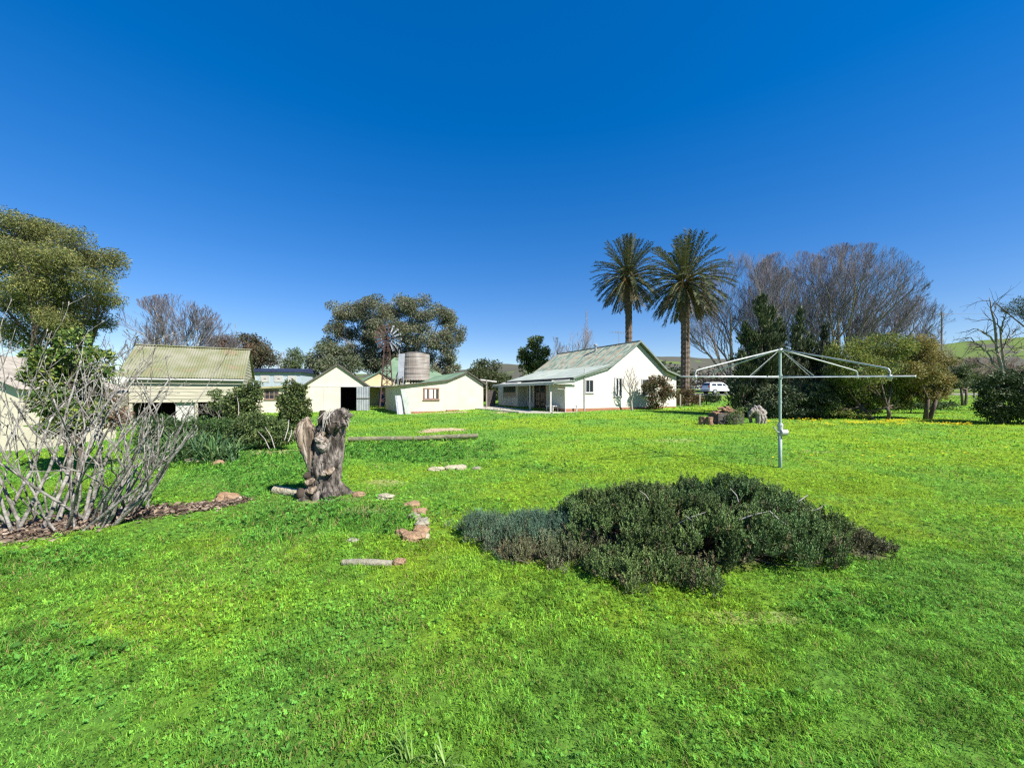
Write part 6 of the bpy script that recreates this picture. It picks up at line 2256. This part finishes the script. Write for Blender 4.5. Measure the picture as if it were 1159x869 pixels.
def flower_patch():
    n = 1500
    px = r.uniform(868, 1100, n)
    D_ = r.uniform(16.6, 18.6, n) + 0.5 * np.sin(px * 0.05)
    x = (px - CX) / F * D_
    dens = vnoise(x, D_, 0.7, 21)
    ok = r.rand(n) < np.clip(dens * 2 - 0.6, 0.05, 1) * (0.5 + 0.5 * (px > 930))
    x, y = x[ok], D_[ok]
    n2 = 260
    px2 = r.uniform(860, 1150, n2)
    D2 = r.uniform(9, 16.5, n2)
    keep = r.rand(n2) < 0.14
    x = np.concatenate([x, ((px2 - CX) / F * D2)[keep]])
    y = np.concatenate([y, D2[keep]])
    z = gz(x, y) + 0.06 + 0.08 * r.rand(len(x))
    Cs, Ds, Ws = [], [], []
    for k_ in range(6):
        a = 2 * PI * k_ / 6 + r.rand(len(x))
        Ds.append(np.stack([np.cos(a), np.sin(a) - 0.3, np.full(len(x), 0.35)], 1))
        Cs.append(np.stack([x, y, z], 1))
        Ws.append(np.stack([-np.sin(a), np.cos(a), np.zeros(len(x))], 1))
    C = np.concatenate(Cs)
    L = np.full(len(C), 0.042)
    V, Qd = leaves(C, np.concatenate(Ds), np.concatenate(Ws), L, L * 0.4)
    stuff(mesh_np('yellow_flowers', V, [Qd], 'petal', col=palette(len(C), [(0.75, 0.60, 0.02), (0.8, 0.68, 0.05)], 0.08, r)), 'scattered yellow capeweed flowers in the grass before the shrubs', 'flowers')


flower_patch()

# ------------------------------------------------------------------ grass
r = np.random.RandomState(42)


def keep(x, y, p):
    k = r.rand(len(x)) < 1 - 0.93 * bare(x, y)
    for cx, cy, rx, ry in SHRUBS:
        k &= np.hypot((x - cx) / rx, (y - cy) / ry) > 0.62
    return k


def scatter(y0, y1, dens, margin=1.4):
    """random points in the part of the lawn the camera could look at from about here"""
    wmax = 1.36 * y1 + margin
    n = int(dens * 2 * wmax * (y1 - y0))
    x = r.uniform(-wmax, wmax, n)
    y = r.uniform(y0, y1, n)
    k = np.abs(x) < 1.36 * y + margin
    return x[k], y[k]




def mottle(x, y):
    """uneven growth, with shadow pockets between tufts put into the colour"""
    k = 0.5 * vnoise(x, y, 0.045, 81) + 0.38 * vnoise(x, y, 0.11, 82) + 0.12 * vnoise(x, y, 0.5, 83)
    return (0.66 + 0.78 * sstep(0.25, 0.70, k))[:, None]


GV, GT3, GQ4, GC3, GC4 = [], [], [], [], []
off = 0
for y0, y1, dens, hgt, wid, two in ((1.0, 2.6, 17000, 0.036, 0.0020, True), (2.6, 4.2, 8000, 0.038, 0.0030, True), (4.2, 7.0, 3000, 0.042, 0.0050, False), (7, 11, 750, 0.055, 0.010, False), (11, 17, 300, 0.065, 0.016, False), (17, 27, 100, 0.075, 0.028, False), (27, 48, 22, 0.10, 0.06, False)):
    x, y = scatter(y0, y1, dens)
    cl_ = vnoise(x, y, 0.09, 51) * 0.6 + vnoise(x, y, 0.3, 52) * 0.4
    k = keep(x, y, 0) & (r.rand(len(x)) < 0.35 + 1.1 * cl_)
    x, y, cl_ = x[k], y[k], cl_[k]
    n = len(x)
    z = gz(x, y) - 0.005
    lu = lush(x, y)
    h = hgt * (0.45 + 0.9 * r.rand(n) ** 1.5) * (0.42 + 1.2 * cl_) * (1 + 1.1 * lu)
    a = 2 * PI * r.rand(n)
    ln_ = 0.35 + 0.75 * r.rand(n)
    d = np.stack([np.cos(a) * ln_, np.sin(a) * ln_, np.ones(n)], 1)
    d = nrm(d)
    sd_ = nrm(np.stack([-np.sin(a) + 0.4 * r.normal(size=n), np.cos(a) + 0.4 * r.normal(size=n), np.zeros(n)], 1))
    w = wid * (0.6 + 0.8 * r.rand(n))
    b0_ = np.stack([x, y, z], 1)
    c = grass_colour(x, y, r) * (0.50 + 0.95 * r.rand(n, 1)) * mottle(x, y)
    dry = r.rand(n) < 0.05 + 0.12 * (vnoise(x, y, 0.7, 91) > 0.68)
    c[dry] = np.array([0.30, 0.26, 0.10]) * (0.7 + 0.5 * r.rand(dry.sum(), 1))
    tip = b0_ + d * h[:, None] * 1.0 - np.array([0, 0, 1.0]) * (h * 0.18 * ln_)[:, None]
    if two:
        mid = b0_ + nrm(d + [0, 0, 0.5]) * (h * 0.55)[:, None]
        V = np.stack([b0_ - sd_ * w[:, None], b0_ + sd_ * w[:, None], mid + sd_ * w[:, None] * 0.85, mid - sd_ * w[:, None] * 0.85, tip], 1).reshape(-1, 3)
        i = np.arange(n)[:, None] * 5 + off
        GQ4.append(np.concatenate([i, i + 1, i + 2, i + 3], 1))
        GC4.append(c)
        GT3.append(np.concatenate([i + 3, i + 2, i + 4], 1))
        GC3.append(c * 1.08)
    else:
        V = np.stack([b0_ - sd_ * w[:, None], b0_ + sd_ * w[:, None], tip], 1).reshape(-1, 3)
        i = np.arange(n)[:, None] * 3 + off
        GT3.append(np.concatenate([i, i + 1, i + 2], 1))
        GC3.append(c)
    GV.append(V)
    off += len(V)
# clover leaflets
for y0, y1, dens, sz in ((1.0, 2.6, 1500, 0.0058), (2.6, 4.4, 850, 0.0072), (4.4, 8.0, 260, 0.0115), (8, 14, 80, 0.019)):
    x, y = scatter(y0, y1, dens)
    pat = vnoise(x, y, 0.55, 61) * 0.6 + vnoise(x, y, 0.15, 62) * 0.4
    k = keep(x, y, 0) & (r.rand(len(x)) < np.clip(pat * 2.6 - 0.75, 0.05, 1) + 0.6 * lush(x, y))
    x, y = x[k], y[k]
    n = len(x)
    z = gz(x, y) + 0.012 + 0.03 * r.rand(n) * (1 + 1.2 * lush(x, y))
    tilt = 0.5 * r.normal(size=(n, 2))
    up_ = nrm(np.column_stack([tilt, np.ones(n)]))
    s_ = sz * (0.7 + 0.7 * r.rand(n))
    c = grass_colour(x, y, r) * np.array([0.85, 1.0, 1.1]) * (0.8 + 0.55 * r.rand(n, 1)) * mottle(x, y)
    a0 = 2 * PI * r.rand(n)
    for j in range(3):
        a = a0 + 2 * PI * j / 3
        d = np.stack([np.cos(a), np.sin(a), np.zeros(n)], 1)
        d = nrm(d - up_ * (d * up_).sum(1, keepdims=True))
        V, Qd = leaves(np.stack([x, y, z], 1), d, np.cross(up_, d), s_ * 1.5, s_ * 0.75, 0.15)
        GV.append(V)
        GQ4.append(Qd + off)
        GC4.append(c)
        off += len(V)
# broad weeds (rosettes of lobed leaves)
wx_, wy_ = scatter(1.2, 13, 9)
lw = lush(wx_, wy_)
cnt = np.clip(1 - wy_ / 16, 0.2, 1)
k = keep(wx_, wy_, 0) & (r.rand(len(wx_)) < (0.10 + 0.22 * (vnoise(wx_, wy_, 0.8, 71) > 0.62)) * cnt)
wx_, wy_ = wx_[k], wy_[k]
lx, ly = scatter(1.2, 13, 60)
k = keep(lx, ly, 0) & (r.rand(len(lx)) < 0.85 * lush(lx, ly))
wx_ = np.concatenate([wx_, lx[k]])
wy_ = np.concatenate([wy_, ly[k]])
n = len(wx_)
lw = lush(wx_, wy_)
size = (0.022 + 0.034 * r.rand(n)) * (0.75 + 0.35 * lw) * (0.75 + 0.08 * np.clip(wy_ - 2, 0, 8))
wz_ = gz(wx_, wy_) + 0.012 + 0.02 * r.rand(n) + 0.04 * lw * r.rand(n)
wc_ = np.array([0.080, 0.195, 0.042]) * (0.7 + 0.75 * r.rand(n, 1)) * np.array([1, 1, 1]) + 0.3 * (grass_colour(wx_, wy_, r) - 0.05) * (r.rand(n, 1))
a0 = 2 * PI * r.rand(n)
for j in range(7):
    a = a0 + 2 * PI * j / 7 + 0.3 * r.normal(size=n)
    el = 0.2 + 0.5 * r.rand(n) + 0.3 * lw
    d = np.stack([np.cos(a) * np.cos(el), np.sin(a) * np.cos(el), np.sin(el)], 1)
    sv = np.stack([-np.sin(a), np.cos(a), 0.25 * r.normal(size=n)], 1)
    L = size * (0.7 + 0.6 * r.rand(n))
    V, Qd = leaves(np.stack([wx_, wy_, wz_], 1), d, sv, L, L * 0.24, 0.3)
    GV.append(V)
    GQ4.append(Qd + off)
    GC4.append(np.clip(wc_ * (0.85 + 0.3 * r.rand(n, 1)), 0.01, 0.5))
    off += len(V)
g = mesh_np('grass', np.concatenate(GV), [np.concatenate(GQ4), np.concatenate(GT3)], 'blade', col=np.clip(np.concatenate(GC4 + GC3), 0.004, 0.6))
stuff(g, 'short mixed lawn grass with clover and broad leaved weeds', 'grass')
# a few tall blades near the camera
for k_, (px, py, nb, L, lb) in enumerate(((462, 862, 20, 0.19, 'tuft of long pale grass blades at the bottom edge of the lawn'), (500, 868, 9, 0.17, 'few long arching blades beside the bottom edge tuft'))):
    Dd = 436 * 1.6 / (py - HY)
    strap_plant('grass_tuft', lb, gp(px, Dd), nb, L, 0.03, [(0.16, 0.27, 0.06), (0.22, 0.32, 0.09)], r, cat='grass tuft', width=0.0036)
